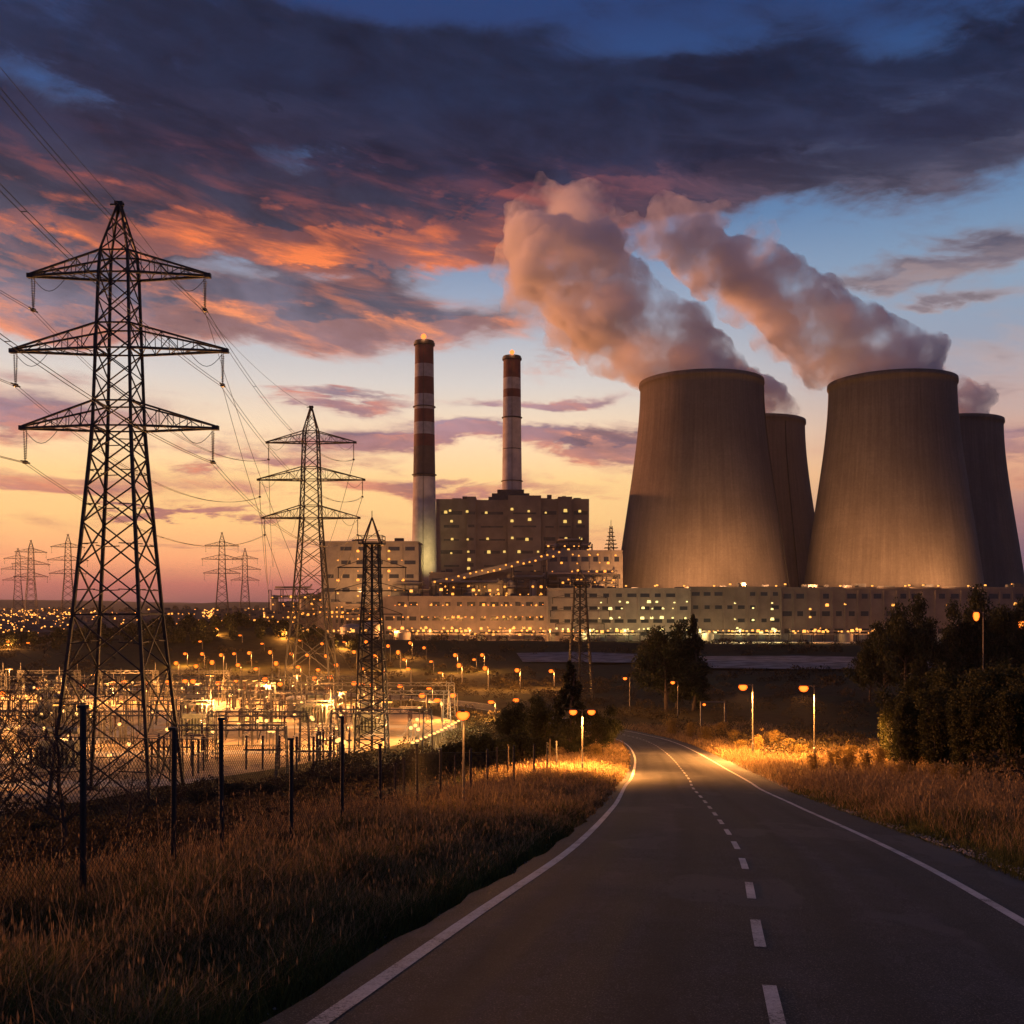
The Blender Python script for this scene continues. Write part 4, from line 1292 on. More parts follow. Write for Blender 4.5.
for a_ in ((392, 432, 632, 584, 598, 'pipework and vessels between the banded chimney and the low pale hall', 1), (436, 500, 631, 583, 597, 'pipework under the low end of the sloping conveyor', 2), (502, 546, 631, 577, 597, 'pipework under the high end of the sloping conveyor', 3),
           (548, 618, 636, 575, 590, 'pipework on top of the turbine hall, left of the cooling towers', 4), (270, 318, 640, 588, 606, 'pipework left of the pale boiler block', 5), (545, 592, 662, 541, 552, 'pipework on the roof of the stepped block', 6)):
    pipework(*a_)

# apron in front of the plant
ap = MB(); ap.add([(-320, 560, .15), (560, 560, .15), (560, 640, .15), (-320, 640, .15)], [(0, 1, 2, 3)])
tag(ap.build('pavement', M['apron']), kind='structure')
# apron clutter: pipe racks, tanks and vans
def tank(x, y, r, h, lab):
    root = empty('storage_tank', (x, y, .1))
    mb = MB(); mb.lathe([(r, 0), (r, h), (r * .6, h + r * .22), (.1, h + r * .3)], 28); mb.build('shell', M['clad'], root)
    rl = MB()
    for k in range(20):
        a = k / 20 * 6.283; rl.bar((r * math.cos(a), r * math.sin(a), h), (r * math.cos(a), r * math.sin(a), h + 1), .1)
    rl.build('railing', M['steel'], root)
    tag(root, lab, 'tank', 'storage tanks on the apron')
for i, (px, r, h) in enumerate(((352, 7, 9), (372, 6, 11), (402, 5, 6), (580, 4, 5), (708, 3.6, 5), (846, 4, 5))):
    tank(px2(px, 585), 585, r, h, '%s storage tank from the left on the lit apron' % ORD[i])
rack_i = 0
for px0, px1, y in ((300, 380, 575), (390, 470, 590), (480, 546, 590), (560, 640, 588), (700, 780, 588), (790, 880, 588)):
    xa, xb = px2(px0, y), px2(px1, y)
    root = empty('pipe_rack', ((xa + xb) / 2, y, .1))
    f_ = MB(); n = int((xb - xa) / 6)
    for k in range(n + 1):
        x = xa + (xb - xa) * k / n - root.location.x
        for e in (-2, 2): f_.bar((x, e, 0), (x, e, 6.2), .35)
        f_.bar((x, -2, 4.4), (x, 2, 4.4), .3); f_.bar((x, -2, 6.2), (x, 2, 6.2), .3)
    f_.build('frame', M['steel'], root)
    pp = MB()
    for z in (4.8, 6.6):
        for e in (-1.3, 0, 1.2): pp.bar((xa - root.location.x, e, z), (xb - root.location.x, e, z), .5)
    pp.build('pipe', M['clad'], root)
    put_lamps(root, rowpts(px0 + 1, px1 - 1, 631, int((px1 - px0) / 5), 1, .2), y - 2.2, 'w')
    tag(root, '%s pipe rack from the left with lamps on the apron' % ORD[rack_i], 'pipe rack', 'pipe racks on the apron'); rack_i += 1
# small lit sheds left of the plant
for i, (a, b_, r0, Y, n) in enumerate(((300, 334, 596, 660, 4), (266, 312, 609, 700, 3), (214, 258, 612, 820, 2), (318, 345, 604, 620, 3), (345, 384, 606, 615, 3), (150, 196, 611, 950, 2), (275, 318, 603, 860, 2))):
    h_ = hall('shed', px2(a, Y), px2(b_, Y), Y, Y + 18, top(r0, Y), 'brick', '%s small lit works building, low and left of the boiler block' % ORD[i], bays=5, floors=3)
    for k in range(n): put_lamps(h_, rowpts(a, b_, r0 + 3 + k * 5, int((b_ - a) / 5), 1), Y, 'g')

# apron and roof lamps
roofl = []
def flood(px, row, Y, aim=None, lab='', energy=0, zb=None, kind='bulb_warm', size=1.0, cone=75, col=(1, .58, .26)):
    x, _, z = W(px, row, Y)
    zb = zb if zb is not None else 0
    root = empty('floodlight', (x, Y, zb))
    MB().lathe([(.14, 0), (.09, z - zb)], 6).build('pole', M['pole'], root)
    h_ = MB(); h_.box(0, .1, z - zb, 1.2 * size, .5, .8 * size); hd_ = h_.build('housing', M['dark'], root)
    MB().box(0, -.32, z - zb + .05, 1.1 * size, .3, .7 * size).build('bulb', M[kind], hd_)
    if energy:
        l = bpy.data.lights.new('flood_beam', 'SPOT' if aim else 'POINT'); l.energy = energy; l.color = col; l.shadow_soft_size = .8
        if aim: l.spot_size = R(cone); l.spot_blend = 1.0
        lo = bpy.data.objects.new('flood_beam', l); COL.objects.link(lo); lo.parent = root; lo.location = (0, -.9 if not aim else 0, z - zb + (1.4 if aim else 0))
        if aim: lo.rotation_euler = (Vector(aim) - Vector((x, Y, z + 1.4))).to_track_quat('-Z', 'Y').to_euler()
    return tag(root, lab, 'floodlight', 'floodlights of the power station')
TF = 125000
for i, (px, tx, ty, tz) in enumerate(((626, 84, 666, 42), (655, 106, 645, 46), (684, 126, 638, 50), (714, 146, 639, 48), (744, 164, 646, 46), (776, 184, 666, 42), (812, 214, 666, 42), (840, 236, 646, 46), (872, 258, 639, 50), (905, 278, 639, 48), (938, 298, 647, 46), (968, 318, 666, 42))):
    flood(px, 586.5, YF + 3, (tx, ty, tz), '%s roof floodlight from the left, on the halls below the cooling towers' % ORD[i], TF, zb=top(589.5, YF), cone=125, col=(1, .43, .15))
for i, (px, row) in enumerate(((657, 586), (730, 585), (785, 585), (803, 586), (909, 586), (923, 586), (985, 586), (1012, 585))):
    flood(px, row, YF + 24, None, '%s small roof lamp from the left, on the rear edge of the halls' % ORD[i], 0, zb=top(589.5, YF), size=1.2)
# ground floods on the apron washing the facades
for i, px in enumerate((262, 282, 315, 345, 370, 395, 430, 470, 510, 550, 590, 625, 660, 700, 740, 775, 815, 860, 905, 960, 1010)):
    c_ = (1, .38, .10) if px < 560 or px > 790 else (1, .70, .28)
    flood(px, 630.5, 582, None, '%s apron lamp from the left, in front of the halls' % ORD[i], 16000 if 560 < px < 780 else 30000 if px < 560 else 6000, kind='bulb_white' if 560 < px < 790 else 'bulb_warm', size=1.3, col=c_)
# washers for the left block, the chimney and the coal tower
flood(338, 594, 596, (-100, 640, 40), 'ground floodlight washing the left boiler block, left one', 60000, cone=120, col=(1, .46, .15))
flood(378, 594, 596, (-80, 640, 40), 'ground floodlight washing the left boiler block, right one', 60000, cone=120, col=(1, .46, .15))
flood(432, 573, 655, (-60.5, 690, 62), 'floodlight at the foot of the banded chimney', 60000, zb=top(574, 640), cone=70, col=(1, .74, .26))
flood(585, 596, 622, (45, 645, 44), 'floodlight washing the stepped block', 70000, zb=0, cone=120, col=(1, .46, .15))
flood(490, 600, 618, (-12, 640, 32), 'floodlight washing the brown bunker block', 50000, zb=0, cone=120, col=(1, .46, .15))
flood(480, 572, 668, (-18, 722, 62), 'left floodlight below the dark boiler house', 15000, zb=top(574, 640), cone=110, col=(1, .46, .15))
flood(535, 572, 668, (15, 722, 62), 'right floodlight below the dark boiler house', 15000, zb=top(574, 640), cone=110, col=(1, .46, .15))

# ------------------------------------------------------------------ steam
def steam_mat(name, d_):
    m_ = bpy.data.materials.new(name); m_.use_nodes = True
    t = NT(m_.node_tree); t.n.clear()
    v = t.new('ShaderNodeVolumePrincipled')
    v.inputs['Color'].default_value = (.96, .965, .99, 1)
    v.inputs['Anisotropy'].default_value = .1
    co = t.new('ShaderNodeTexCoord').outputs['Object']
    n = t.noise(co, .035, 3, .6)
    t.l.new(t.m('MULTIPLY', t.smooth(n, .38, .64, .03, 1.25), d_), v.inputs['Density'])
    o = t.new('ShaderNodeOutputMaterial'); t.l.new(v.outputs[0], o.inputs['Volume'])
    return m_
M['steam'] = steam_mat('steam', .12)
M['steam_thin'] = steam_mat('thin_steam', .06)
tex = bpy.data.textures.new('billow', 'CLOUDS'); tex.noise_scale = 12; tex.noise_depth = 3; tex.noise_basis = 'VORONOI_F1'
tex2 = bpy.data.textures.new('wisps', 'CLOUDS'); tex2.noise_scale = 6; tex2.noise_depth = 2
def ico(sub=2):
    import bmesh
    bm = bmesh.new(); bmesh.ops.create_icosphere(bm, subdivisions=sub, radius=1)
    v = [tuple(a.co) for a in bm.verts]; f = [tuple(x.index for x in a.verts) for a in bm.faces]; bm.free()
    return np.array(v), f
IV, IF = ico(2)
def plume(Y, lobes, lab, vox=2.2, puffs=5, mt='steam', name='steam_plume', disp=8.0, seed=1):
    """lobes: picture places px,row,radius(px) and depth shift; turned into real blobs with puffs round them"""
    r_ = random.Random(seed)
    mb = MB()
    def blob(c, r):
        mb.add([tuple(c + Vector(v) * r) for v in IV], IF)
    for px, row, rad, dyy in lobes:
        c = Vector(W(px, row, Y)); c.y += dyy; r = rad / F * Y * 1.12
        blob(c, r * .95)
        for k in range(puffs):
            d_ = Vector((r_.gauss(0, 1), r_.gauss(0, 1), r_.gauss(0, 1))).normalized()
            rr = r * r_.uniform(.22, .42)
            blob(c + d_ * (r * .82), rr)
    o = mb.build(name, M[mt])
    m1 = o.modifiers.new('r', 'REMESH'); m1.mode = 'VOXEL'; m1.voxel_size = vox
    m2 = o.modifiers.new('d', 'DISPLACE'); m2.texture = tex; m2.texture_coords = 'GLOBAL'; m2.strength = -disp; m2.mid_level = .22
    m3 = o.modifiers.new('e', 'DISPLACE'); m3.texture = tex2; m3.texture_coords = 'GLOBAL'; m3.strength = disp * .35; m3.mid_level = .5
    return tag(o, lab, 'steam plume', 'steam plumes over the cooling towers')
LA = [(701, 388, 52, 0), (697, 364, 42, 0), (664, 344, 50, 4), (640, 322, 48, 8), (612, 300, 54, 10), (584, 278, 52, 14), (556, 256, 50, 16), (536, 232, 36, 20), (600, 236, 30, 18), (620, 362, 22, 6)]
plume(700, LA, 'dense blue and orange steam plume drifting left from the left front cooling tower', seed=3)
LB = [(891, 388, 52, 0), (892, 362, 44, 0), (858, 346, 48, 4), (826, 326, 46, 8), (800, 304, 44, 10), (772, 280, 42, 14), (742, 264, 38, 16), (706, 246, 36, 20), (680, 226, 28, 22), (768, 252, 24, 14), (820, 372, 18, 6)]
plume(700, LB, 'dense steam plume drifting left from the right front cooling tower', seed=8)
plume(853, [(754, 420, 40, 0), (756, 410, 37, 0), (735, 392, 30, 0), (765, 402, 20, 0)], 'small bit of steam showing above the half hidden left rear cooling tower', puffs=3, seed=5)
plume(853, [(949, 420, 40, 0), (950, 410, 37, 0), (925, 392, 34, 0), (956, 400, 24, 0)], 'small bit of steam showing above the half hidden right rear cooling tower', puffs=3, seed=6)
plume(735, [(536, 226, 34, 0), (515, 262, 26, 0), (546, 205, 26, 0), (585, 212, 34, 0), (600, 245, 34, 0), (632, 232, 20, 0), (575, 320, 34, 0), (612, 355, 28, 0), (640, 378, 16, 0), (530, 290, 30, 0)],
      'thin ragged orange steam at the far left end of the left plume', mt='steam_thin', vox=3, puffs=7, disp=8, seed=11)
plume(735, [(672, 222, 30, 0), (655, 240, 24, 0), (700, 225, 26, 0), (740, 300, 30, 0), (775, 335, 28, 0), (810, 370, 22, 0), (760, 240, 22, 0), (722, 214, 16, 0)],
      'thin ragged steam at the far left end of the right plume', mt='steam_thin', vox=3, puffs=7, disp=8, seed=12)

# ------------------------------------------------------------------ switchyard
YP = [(-20, 100), (-11, 143), (-8, 165), (-11, 190), (-24, 212), (-46, 228), (-92, 244), (-190, 256), (-190, 85), (-80, 85)]
def in_yard(x, y, m=2.0):
    c = False; n = len(YP)
    for i in range(n):
        (x1, y1), (x2, y2) = YP[i], YP[(i + 1) % n]
        if (y1 > y) != (y2 > y) and x < (x2 - x1) * (y - y1) / (y2 - y1) + x1 - m: c = not c
    return c
yb = MB(); yb.add([(x, y, .12) for x, y in YP], [tuple(range(len(YP)))[::-1]])
yo = yb.build('gravel_yard', M['gravel']); tag(yo, kind='structure')
# pale service tracks in the yard
tk = MB()
for (xa, ya), (xb, yb_), w_ in (((-150, 140), (-22, 150), 4), ((-110, 118), (-34, 124), 5), ((-150, 176), (-16, 180), 4), ((-160, 214), (-30, 208), 4), ((-70, 110), (-64, 225), 4)):
    d_ = Vector((xb - xa, yb_ - ya)).normalized(); n_ = Vector((-d_.y, d_.x)) * w_ / 2
    tk.add([(xa - n_.x, ya - n_.y, .13), (xb - n_.x, yb_ - n_.y, .13), (xb + n_.x, yb_ + n_.y, .13), (xa + n_.x, ya + n_.y, .13)], [(0, 1, 2, 3)])
    for k in range(4): pass
for i in range(5):
    tk.v[i * 4:(i + 1) * 4] = [(a, b_, .13 + .004 * i) for a, b_, _ in tk.v[i * 4:(i + 1) * 4]]
tag(tk.build('service_road', M['apron']), kind='structure')

def gantry_proto():
    root = empty('switchyard_gantry')
    for sx in (-6.5, 6.5):
        p = MB()
        n0 = 8
        for k in range(n0):
            z0, z1 = k * 11 / n0, (k + 1) * 11 / n0
            w0 = .75 - .03 * k
            for e in (-1, 1):
                p.bar((sx + e * w0, -.4, z0), (sx + e * (w0 - .03), -.4, z1), .14); p.bar((sx + e * w0, .4, z0), (sx + e * (w0 - .03), .4, z1), .14)
            p.bar((sx - w0, -.4, z0), (sx + w0, -.4, z1), .07); p.bar((sx + w0, .4, z0), (sx - w0, .4, z1), .07)
        p.bar((sx, 0, 11), (sx, 0, 14), .12)
        p.build('post', M['pole'], root)
    b_ = MB()
    for y in (-.4, .4):
        for z in (10.2, 11.2): b_.bar((-7, y, z), (7, y, z), .14)
    for k in range(14):
        x0 = -7 + k
        b_.bar((x0, -.4, 10.2 + (k % 2)), (x0 + 1, -.4, 11.2 - (k % 2)), .07); b_.bar((x0, .4, 10.2 + (k % 2)), (x0 + 1, .4, 11.2 - (k % 2)), .07)
    b_.build('beam', M['pole'], root)
    for x in (-4, 0, 4):
        s_ = MB(); s_.bar((x, -.4, 10.2), (x, -1.6, 8.6), .06)
        for k in range(7):
            c = Vector((x, -.4, 10.2)).lerp(Vector((x, -1.6, 8.6)), (k + .5) / 7); s_.lathe([(.05, .06), (.16, 0), (.05, -.05)], 6, tuple(c), False)
        s_.build('insulator', M['insul'], root)
        wv = MB(); wv.tube([(x, -1.6 - 14 * q_, 8.6 - 1.3 * math.sin(math.pi * q_)) for q_ in np.linspace(0, 1, 7)], .035, 3)
        wv.build('busbar', M['wire'], root)
    return root
def post_proto():
    root = empty('insulator_post')
    f_ = MB()
    for x in (-2.2, 0, 2.2):
        f_.bar((x, 0, 0), (x, 0, 2.6), .22)
    f_.bar((-2.6, 0, 2.6), (2.6, 0, 2.6), .22); f_.build('frame', M['pole'], root)
    for x in (-2.2, 0, 2.2):
        c = MB()
        pr_ = [(.14, 0)]
        for k in range(9): pr_ += [(.20, .1 + k * .2), (.12, .2 + k * .2)]
        c.lathe(pr_, 8, (x, 0, 2.7)); c.build('insulator', M['insul'], root)
    tb = MB(); tb.bar((-2.2, -2, 4.8), (-2.2, 2, 4.8), .1); tb.bar((0, -2, 4.8), (0, 2, 4.8), .1); tb.bar((2.2, -2, 4.8), (2.2, 2, 4.8), .1)
    tb.build('busbar', M['clad'], root)
    return root
def trafo_proto():
    root = empty('transformer')
    b_ = MB(); b_.box(0, 0, .5, 5, 3, 3.2); b_.box(0, 0, 3.7, 4.6, 2.6, .3); b_.build('tank', M['trafo'], root)
    r_ = MB()
    for s_ in (-1, 1):
        for k in range(9): r_.box(-2.2 + k * .55, s_ * 2.1, .9, .18, 1.1, 2.4)
    r_.build('radiator', M['trafo'], root)
    MB().box(0, 0, 0, 6, 5, .5).build('plinth', M['plinth'], root)
    cn = MB(); cn.tube([(-2.2, .8, 5.1), (2.0, .8, 5.1)], .45, 10); cn.bar((-1.5, .8, 4), (-1.5, .8, 4.8), .15); cn.bar((1.5, .8, 4), (1.5, .8, 4.8), .15)
    cn.build('conservator', M['trafo'], root)
    for x in (-1.6, 0, 1.6):
        c = MB(); pr_ = [(.15, 0)]
        for k in range(7): pr_ += [(.22, .1 + k * .22), (.12, .2 + k * .22)]
        c.lathe(pr_, 8, (x, -.8, 4.0)); c.build('bushing', M['insul'], root)
    return root
def kiosk_proto():
    root = empty('switch_house')
    MB().box(0, 0, 0, 9, 5, 3.2).build('wall', M['clad'], root)
    MB().box(0, 0, 3.2, 9.8, 5.8, .3).build('roof', M['apron'], root)
    MB().box(-2, -2.52, 0, 1.1, .06, 2.2).build('door', M['trafo'], root)
    MB().box(1.8, -2.52, 1.1, 2.2, .06, 1.0).build('window', M['glass'], root)
    return root
def mastlight_proto():
    root = empty('yard_light')
    MB().lathe([(.14, 0), (.08, 10)], 8).build('pole', M['pole'], root)
    h_ = MB(); h_.box(0, 0, 10, 1.6, .35, .35); hd_ = h_.build('lamp_head', M['dark'], root)
    g_ = MB(); g_.box(-.5, -.25, 9.72, .6, .5, .26); g_.box(.5, -.25, 9.72, .6, .5, .26); g_.build('bulb', M['bulb_warm'], hd_)
    return root
def bollard_proto():
    root = empty('low_lamp')
    MB().lathe([(.07, 0), (.06, 3.2)], 6).build('pole', M['pole'], root)
    MB().lathe([(.1, 0), (.28, .12), (.26, .42), (.1, .5)], 8, (0, 0, 3.2)).build('bulb', M['bulb_white2'], root)
    return root
M['bulb_white2'] = emit('pale_gold_bulb', (1.0, .50, .14), 2.6)
rnd = random.Random(21)
used = []
def free(x, y, r):
    if near_road(np.array([x]), np.array([y]))[0] < 7 + r: return False
    for a, b_, c in ((-44.4, 113, 9), (-45.8, 228, 9), (-21, 150, 4)):
        if math.hypot(x - a, y - b_) < c + r: return False
    return all(math.hypot(x - a, y - b_) > c + r for a, b_, c in used)
def plant_all(proto, spots, r, word, cat, group, hook=None):
    freeze(proto)
    i = 0
    rows_ = ['near the fence', 'in the front part', 'in the middle', 'in the back part', 'along the far side']
    for x, y, rz in spots:
        if not in_yard(x, y) or gz(x, y) > .6 or not free(x, y, r): continue
        used.append((x, y, r))
        o = proto if i == 0 else copy_tree(proto)
        o.location = (x, y, max(.1, gz(x, y))); o.rotation_euler = (0, 0, rz)
        px = int(512 + x / y * F); row = int(605 + 22 / y * F)
        tag(o, word, cat, group)
        if cat in ('gantry', 'yard lamp'): o.scale = (1, 1, {'gantry': .62, 'yard lamp': .68}[cat])
        if hook: hook(o, i, x, y)
        i += 1
    return i
gsp = [(x + rnd.uniform(-1, 1), y + rnd.uniform(-1, 1), 0) for y in (124, 140, 157, 174, 192, 210, 228) for x in np.arange(-158, -12, 17.5)]
plant_all(gantry_proto(), gsp, 5.0, 'steel portal gantry with hanging insulators in the lit switchyard', 'gantry', 'portal gantries of the switchyard')
plant_all(trafo_proto(), [(-30, 140, .2), (-60, 133, 0), (-92, 131, .1), (-52, 166, 0), (-84, 183, 0), (-36, 184, 0), (-112, 150, 0), (-64, 202, 0), (-100, 218, 0), (-24, 168, 0)], 2.6, 'grey green transformer with bushings in the lit switchyard', 'transformer', 'transformers of the switchyard')
plant_all(kiosk_proto(), [(-37, 124, .25), (-50.5, 121, .2), (-70, 118, .1), (-100, 165, 0), (-40, 200, 0), (-80, 150, 0)], 3.6, 'small flat roofed switch house in the lit switchyard', 'hut', 'switch houses of the switchyard')
plant_all(post_proto(), [(rnd.uniform(-150, -14), 116 + 115 * rnd.random() ** 1.2, rnd.choice((0, 0, 1.57))) for _ in range(260)], 2.2, 'row of three post insulators on a steel stand in the lit switchyard', 'insulator stand', 'post insulators of the switchyard')
def ml(o, i, x, y):
    lamp_light(o, 0, 9.3, 17000 * (y / 150) ** 1.5, (1.0, .40, .10), .3)
plant_all(mastlight_proto(), [(x + rnd.uniform(-3, 3), y + rnd.uniform(-3, 3), 0) for y in (119, 136, 154, 173, 194, 216, 234) for x in (-150, -118, -88, -66, -46, -30, -19)], .3, 'tall lit yard lamp between the gantries of the switchyard', 'yard lamp', 'tall lamps of the switchyard', ml)
plant_all(bollard_proto(), [(rnd.uniform(-150, -12), 116 + 124 * rnd.random(), 0) for _ in range(300)], .2, 'low pale lamp among the equipment of the switchyard', 'lamp', 'low lamps of the switchyard')
# lamps along the yard's right-hand boundary
bl = []
for i in range(16):
    t_ = i / 15
    x, y = -14.5 + 6.0 * t_, 140 + 38 * t_
    bl.append((x, y, 0))
freeze_b = [o for o in bpy.data.objects if o.name == 'low_lamp'][0]
for i, (x, y, _) in enumerate(bl):
    o = copy_tree(freeze_b); o.location = (x + .6, y, gz(x, y)); o.scale = (1, 1, .6)
    tag(o, 'low lamp in the line along the right boundary of the switchyard', 'lamp', 'boundary lamps of the switchyard')
    if i % 3 == 0: lamp_light(o, -.2, 4.3, 2200, (1, .6, .25), .3)

# ------------------------------------------------------------------ chain link fence on the left verge
FP = [(-5.75, 8.0), (-5.6, 10.2), (-5.36, 12.5), (-5.02, 14.8), (-4.9, 16.9), (-4.42, 20), (-3.96, 23.3), (-3.52, 26.7), (-2.9, 30.5), (-2.45, 34), (-1.64, 40), (-1.1, 44), (.1, 50), (1.2, 55), (2.1, 60), (2.9, 65)]
TOPR = [None, None, 708, 730, 720, 740, 718, 745, 745, 760, 769, 761, 758, 765, 766, 768, 768, 766, 765]
fr = empty('chain_link_fence', (FP[0][0], FP[0][1], gz(*FP[0])))
fo = Vector(fr.location)
tops = []
for i, ((x, y), rt_) in enumerate(zip(FP, TOPR)):
    z0 = gz(x, y)
    h = 2.45 if rt_ is None else min(2.9, max(2.0, CAM_H + (605 - rt_) / F * y - z0))
    tops.append((z0, h))
    p = MB(); p.tube([(x - fo.x, y - fo.y, z0 - fo.z - .3), (x - fo.x + random.uniform(-.03, .03), y - fo.y, z0 - fo.z + h)], .042 if i < 10 else .05, 8)
    p.box(x - fo.x, y - fo.y, z0 - fo.z + h, .11, .11, .04)
    p.build('post', M['dark'], fr)
for i in range(min(12, len(FP) - 1)):
    (xa, ya), (xb, yb_) = FP[i], FP[i + 1]
    za, zb = tops[i][0] + .02, tops[i + 1][0] + .02
    L = math.hypot(xb - xa, yb_ - ya); H = min(tops[i][1], tops[i + 1][1], 2.3) - .12
    cell = .075 if i < 5 else (.11 if i < 9 else .2)
    wr = .0032 if i < 5 else .004
    mb = MB()
    def P(u, v):
        k = u / L
        sg = 0
        return (xa + (xb - xa) * k - fo.x, ya + (yb_ - ya) * k - fo.y, za + (zb - za) * k + v - fo.z)
    u = -H
    while u < L:
        # rising and falling wires, clipped to the panel
        for sgn in (1, -1):
            a0, a1 = max(0.0, u), min(L, u + H)
            if a1 <= a0: continue
            v0, v1 = (a0 - u, a1 - u) if sgn > 0 else (H - (a0 - u), H - (a1 - u))
            mb.tube([P(a0, v0), P(a1, v1)], wr, 3)
        u += cell * 1.1
    mb.tube([P(0, H), P(L, H)], .005, 4); mb.tube([P(0, .05), P(L, .05)], .004, 4)
    mb.build('wire_mesh', M['dark'], fr)
tag(fr, 'rusting chain link fence with black posts running down the left verge', 'fence')
# a second line of bare posts lower on the slope
for i, (px, rt_, rb_, Y) in enumerate(((497, 772, 800, 58), (508, 764, 790, 62), (550, 764, 778, 75), (404, 770, 806, 40), (395, 775, 812, 45), (455, 768, 796, 55))):
    x = (px - 512) / F * Y; z0 = gz(x, Y)
    p = MB(); p.tube([(0, 0, -.3), (0, 0, 2.1)], .05, 7); p.box(0, 0, 2.1, .12, .12, .04)
    o = p.build('fence_post', M['wood'], loc=(x, Y, z0)); tag(o, 'lone wooden post below the fence line on the left slope', 'post', 'lone posts below the fence')

# ------------------------------------------------------------------ trees and shrubs
def branchy(h, r0, n, spread, seed, up=.5):
    """trunk and limbs as one tube mesh; returns the mesh and the limb ends"""
    q_ = random.Random(seed); mb = MB(); ends = []
    tr = [(0, 0, -.4)]
    x = y = 0
    for k in range(1, 7):
        x += q_.uniform(-.03, .03) * h; y += q_.uniform(-.03, .03) * h
        tr.append((x, y, h * .9 * k / 6))
    mb.tube(tr, [r0 * (1.15 - .95 * k / 6) for k in range(7)], 8)
    for k in range(n):
        t_ = q_.uniform(.22, .95); i = min(5, int(t_ * 6)); b0 = Vector(tr[i]).lerp(Vector(tr[i + 1]), t_ * 6 - i)
        a = q_.uniform(0, 6.283); ln = spread * (1.15 - t_ * .7) * q_.uniform(.7, 1.1)
        d_ = Vector((math.cos(a), math.sin(a), up * q_.uniform(.5, 1.5)))
        p1 = b0 + d_ * ln * .5 + Vector((0, 0, q_.uniform(-.03, .06) * h)); p2 = b0 + d_ * ln + Vector((q_.uniform(-.1, .1) * ln, q_.uniform(-.1, .1) * ln, q_.uniform(0, .1) * h))
        rr = r0 * (1 - t_ * .75) * .45
        mb.tube([b0, p1, p2], [rr, rr * .6, rr * .2], 5)
        ends += [p1, p2, (p1 + p2) / 2]
        for _ in range(2):
            p3 = p1 + Vector((q_.uniform(-1, 1), q_.uniform(-1, 1), q_.uniform(0, 1))) * ln * .4
            mb.tube([p1, p3], [rr * .5, rr * .12], 4); ends.append(p3)
    return mb, ends
def tree_proto(name, h, spread, r0, nl, leaf, lm, seed, kind='broad', n=22):
    root = empty(name)
    q_ = random.Random(seed)
    if kind == 'broad':
        mb, ends = branchy(h, r0, n, spread, seed)
        bl_ = [(*e, spread * q_.uniform(.16, .34), spread * q_.uniform(.16, .34), spread * q_.uniform(.12, .26)) for e in ends if e.z > h * .12]
    elif kind == 'cone':
        mb, ends = branchy(h, r0, 10, spread * .5, seed, .1)
        bl_ = []
        for k in range(60):
            t_ = q_.random() ** .8; a = q_.uniform(0, 6.283); rr = spread * (1 - t_) ** .8 * q_.uniform(.55, 1.0)
            bl_.append((math.cos(a) * rr, math.sin(a) * rr, h * (.06 + .92 * t_), spread * .24 * (1.25 - t_), spread * .24 * (1.25 - t_), h * .06))
    else:   # upright shrub from the ground
        mb = MB(); bl_ = []
        for k in range(n):
            a = q_.uniform(0, 6.283); ln = q_.uniform(.7, 1.0) * h; dd = q_.uniform(0, .5) * spread
            e = Vector((math.cos(a) * dd, math.sin(a) * dd, ln)); b0 = Vector((math.cos(a) * dd * .25, math.sin(a) * dd * .25, -.15))
            m_ = b0.lerp(e, .5) + Vector((q_.uniform(-.1, .1), q_.uniform(-.1, .1), 0)) * h
            mb.tube([b0, m_, e], [r0, r0 * .6, r0 * .15], 5)
            for t_ in (.3, .5, .7, .88, 1.0):
                c = b0.lerp(m_, t_ * 2) if t_ < .5 else m_.lerp(e, t_ * 2 - 1)
                bl_.append((c.x + q_.uniform(-.08, .08) * spread, c.y + q_.uniform(-.08, .08) * spread, c.z, spread * q_.uniform(.10, .22), spread * q_.uniform(.10, .22), h * q_.uniform(.07, .13)))
    mb.build('trunk', M['wood'], root)
    V, Fc = leaf_cloud(bl_, nl, leaf, .75)
    np_mesh('crown', V, Fc, M[lm], root)
    return freeze(root)
def plant(proto, x, y, s_, rz, label, cat, group=None, first=False, sz=None):
    o = proto if first else copy_tree(proto)
    o.location = (x, y, gz(x, y) - .05); o.rotation_euler = (0, 0, rz); o.scale = (s_, s_, sz or s_)
    return tag(o, label, cat, group)
T1 = tree_proto('broadleaf_tree', 10, 4.6, .24, 16000, .17, 'leaf_dark', 5)
T2 = tree_proto('broadleaf_tree', 10, 5.4, .28, 17000, .18, 'leaf_dark', 9, n=26)
TC = tree_proto('conifer_tree', 10, 2.7, .2, 12000, .16, 'leaf_dark', 4, 'cone')
TB = tree_proto('upright_shrub', 5, 2.6, .05, 12000, .085, 'leaf_green', 14, 'shrub', 16)
TB2 = tree_proto('upright_shrub', 5, 3.2, .05, 12000, .085, 'leaf_green', 15, 'shrub', 20)
TG = tree_proto('golden_shrub', 2.4, 2.2, .025, 3600, .055, 'leaf_gold', 24, 'shrub', 14)
TG2 = tree_proto('golden_shrub', 2.4, 3.2, .025, 4200, .055, 'leaf_gold', 26, 'shrub', 18)
# the two dark trees right of the bend
plant(T1, 31.6, 205, 1.5, .4, 'dark broadleaf tree, left one of the two in the middle distance', 'tree', first=True, sz=1.75)
plant(TC, 37.3, 206, 1.75, 1.4, 'dark pointed tree, right one of the two in the middle distance', 'tree', first=True, sz=1.95)
plant(T2, 35.0, 212, 1.3, 2.4, 'dark broadleaf tree behind the pair right of the bend', 'tree', first=True)
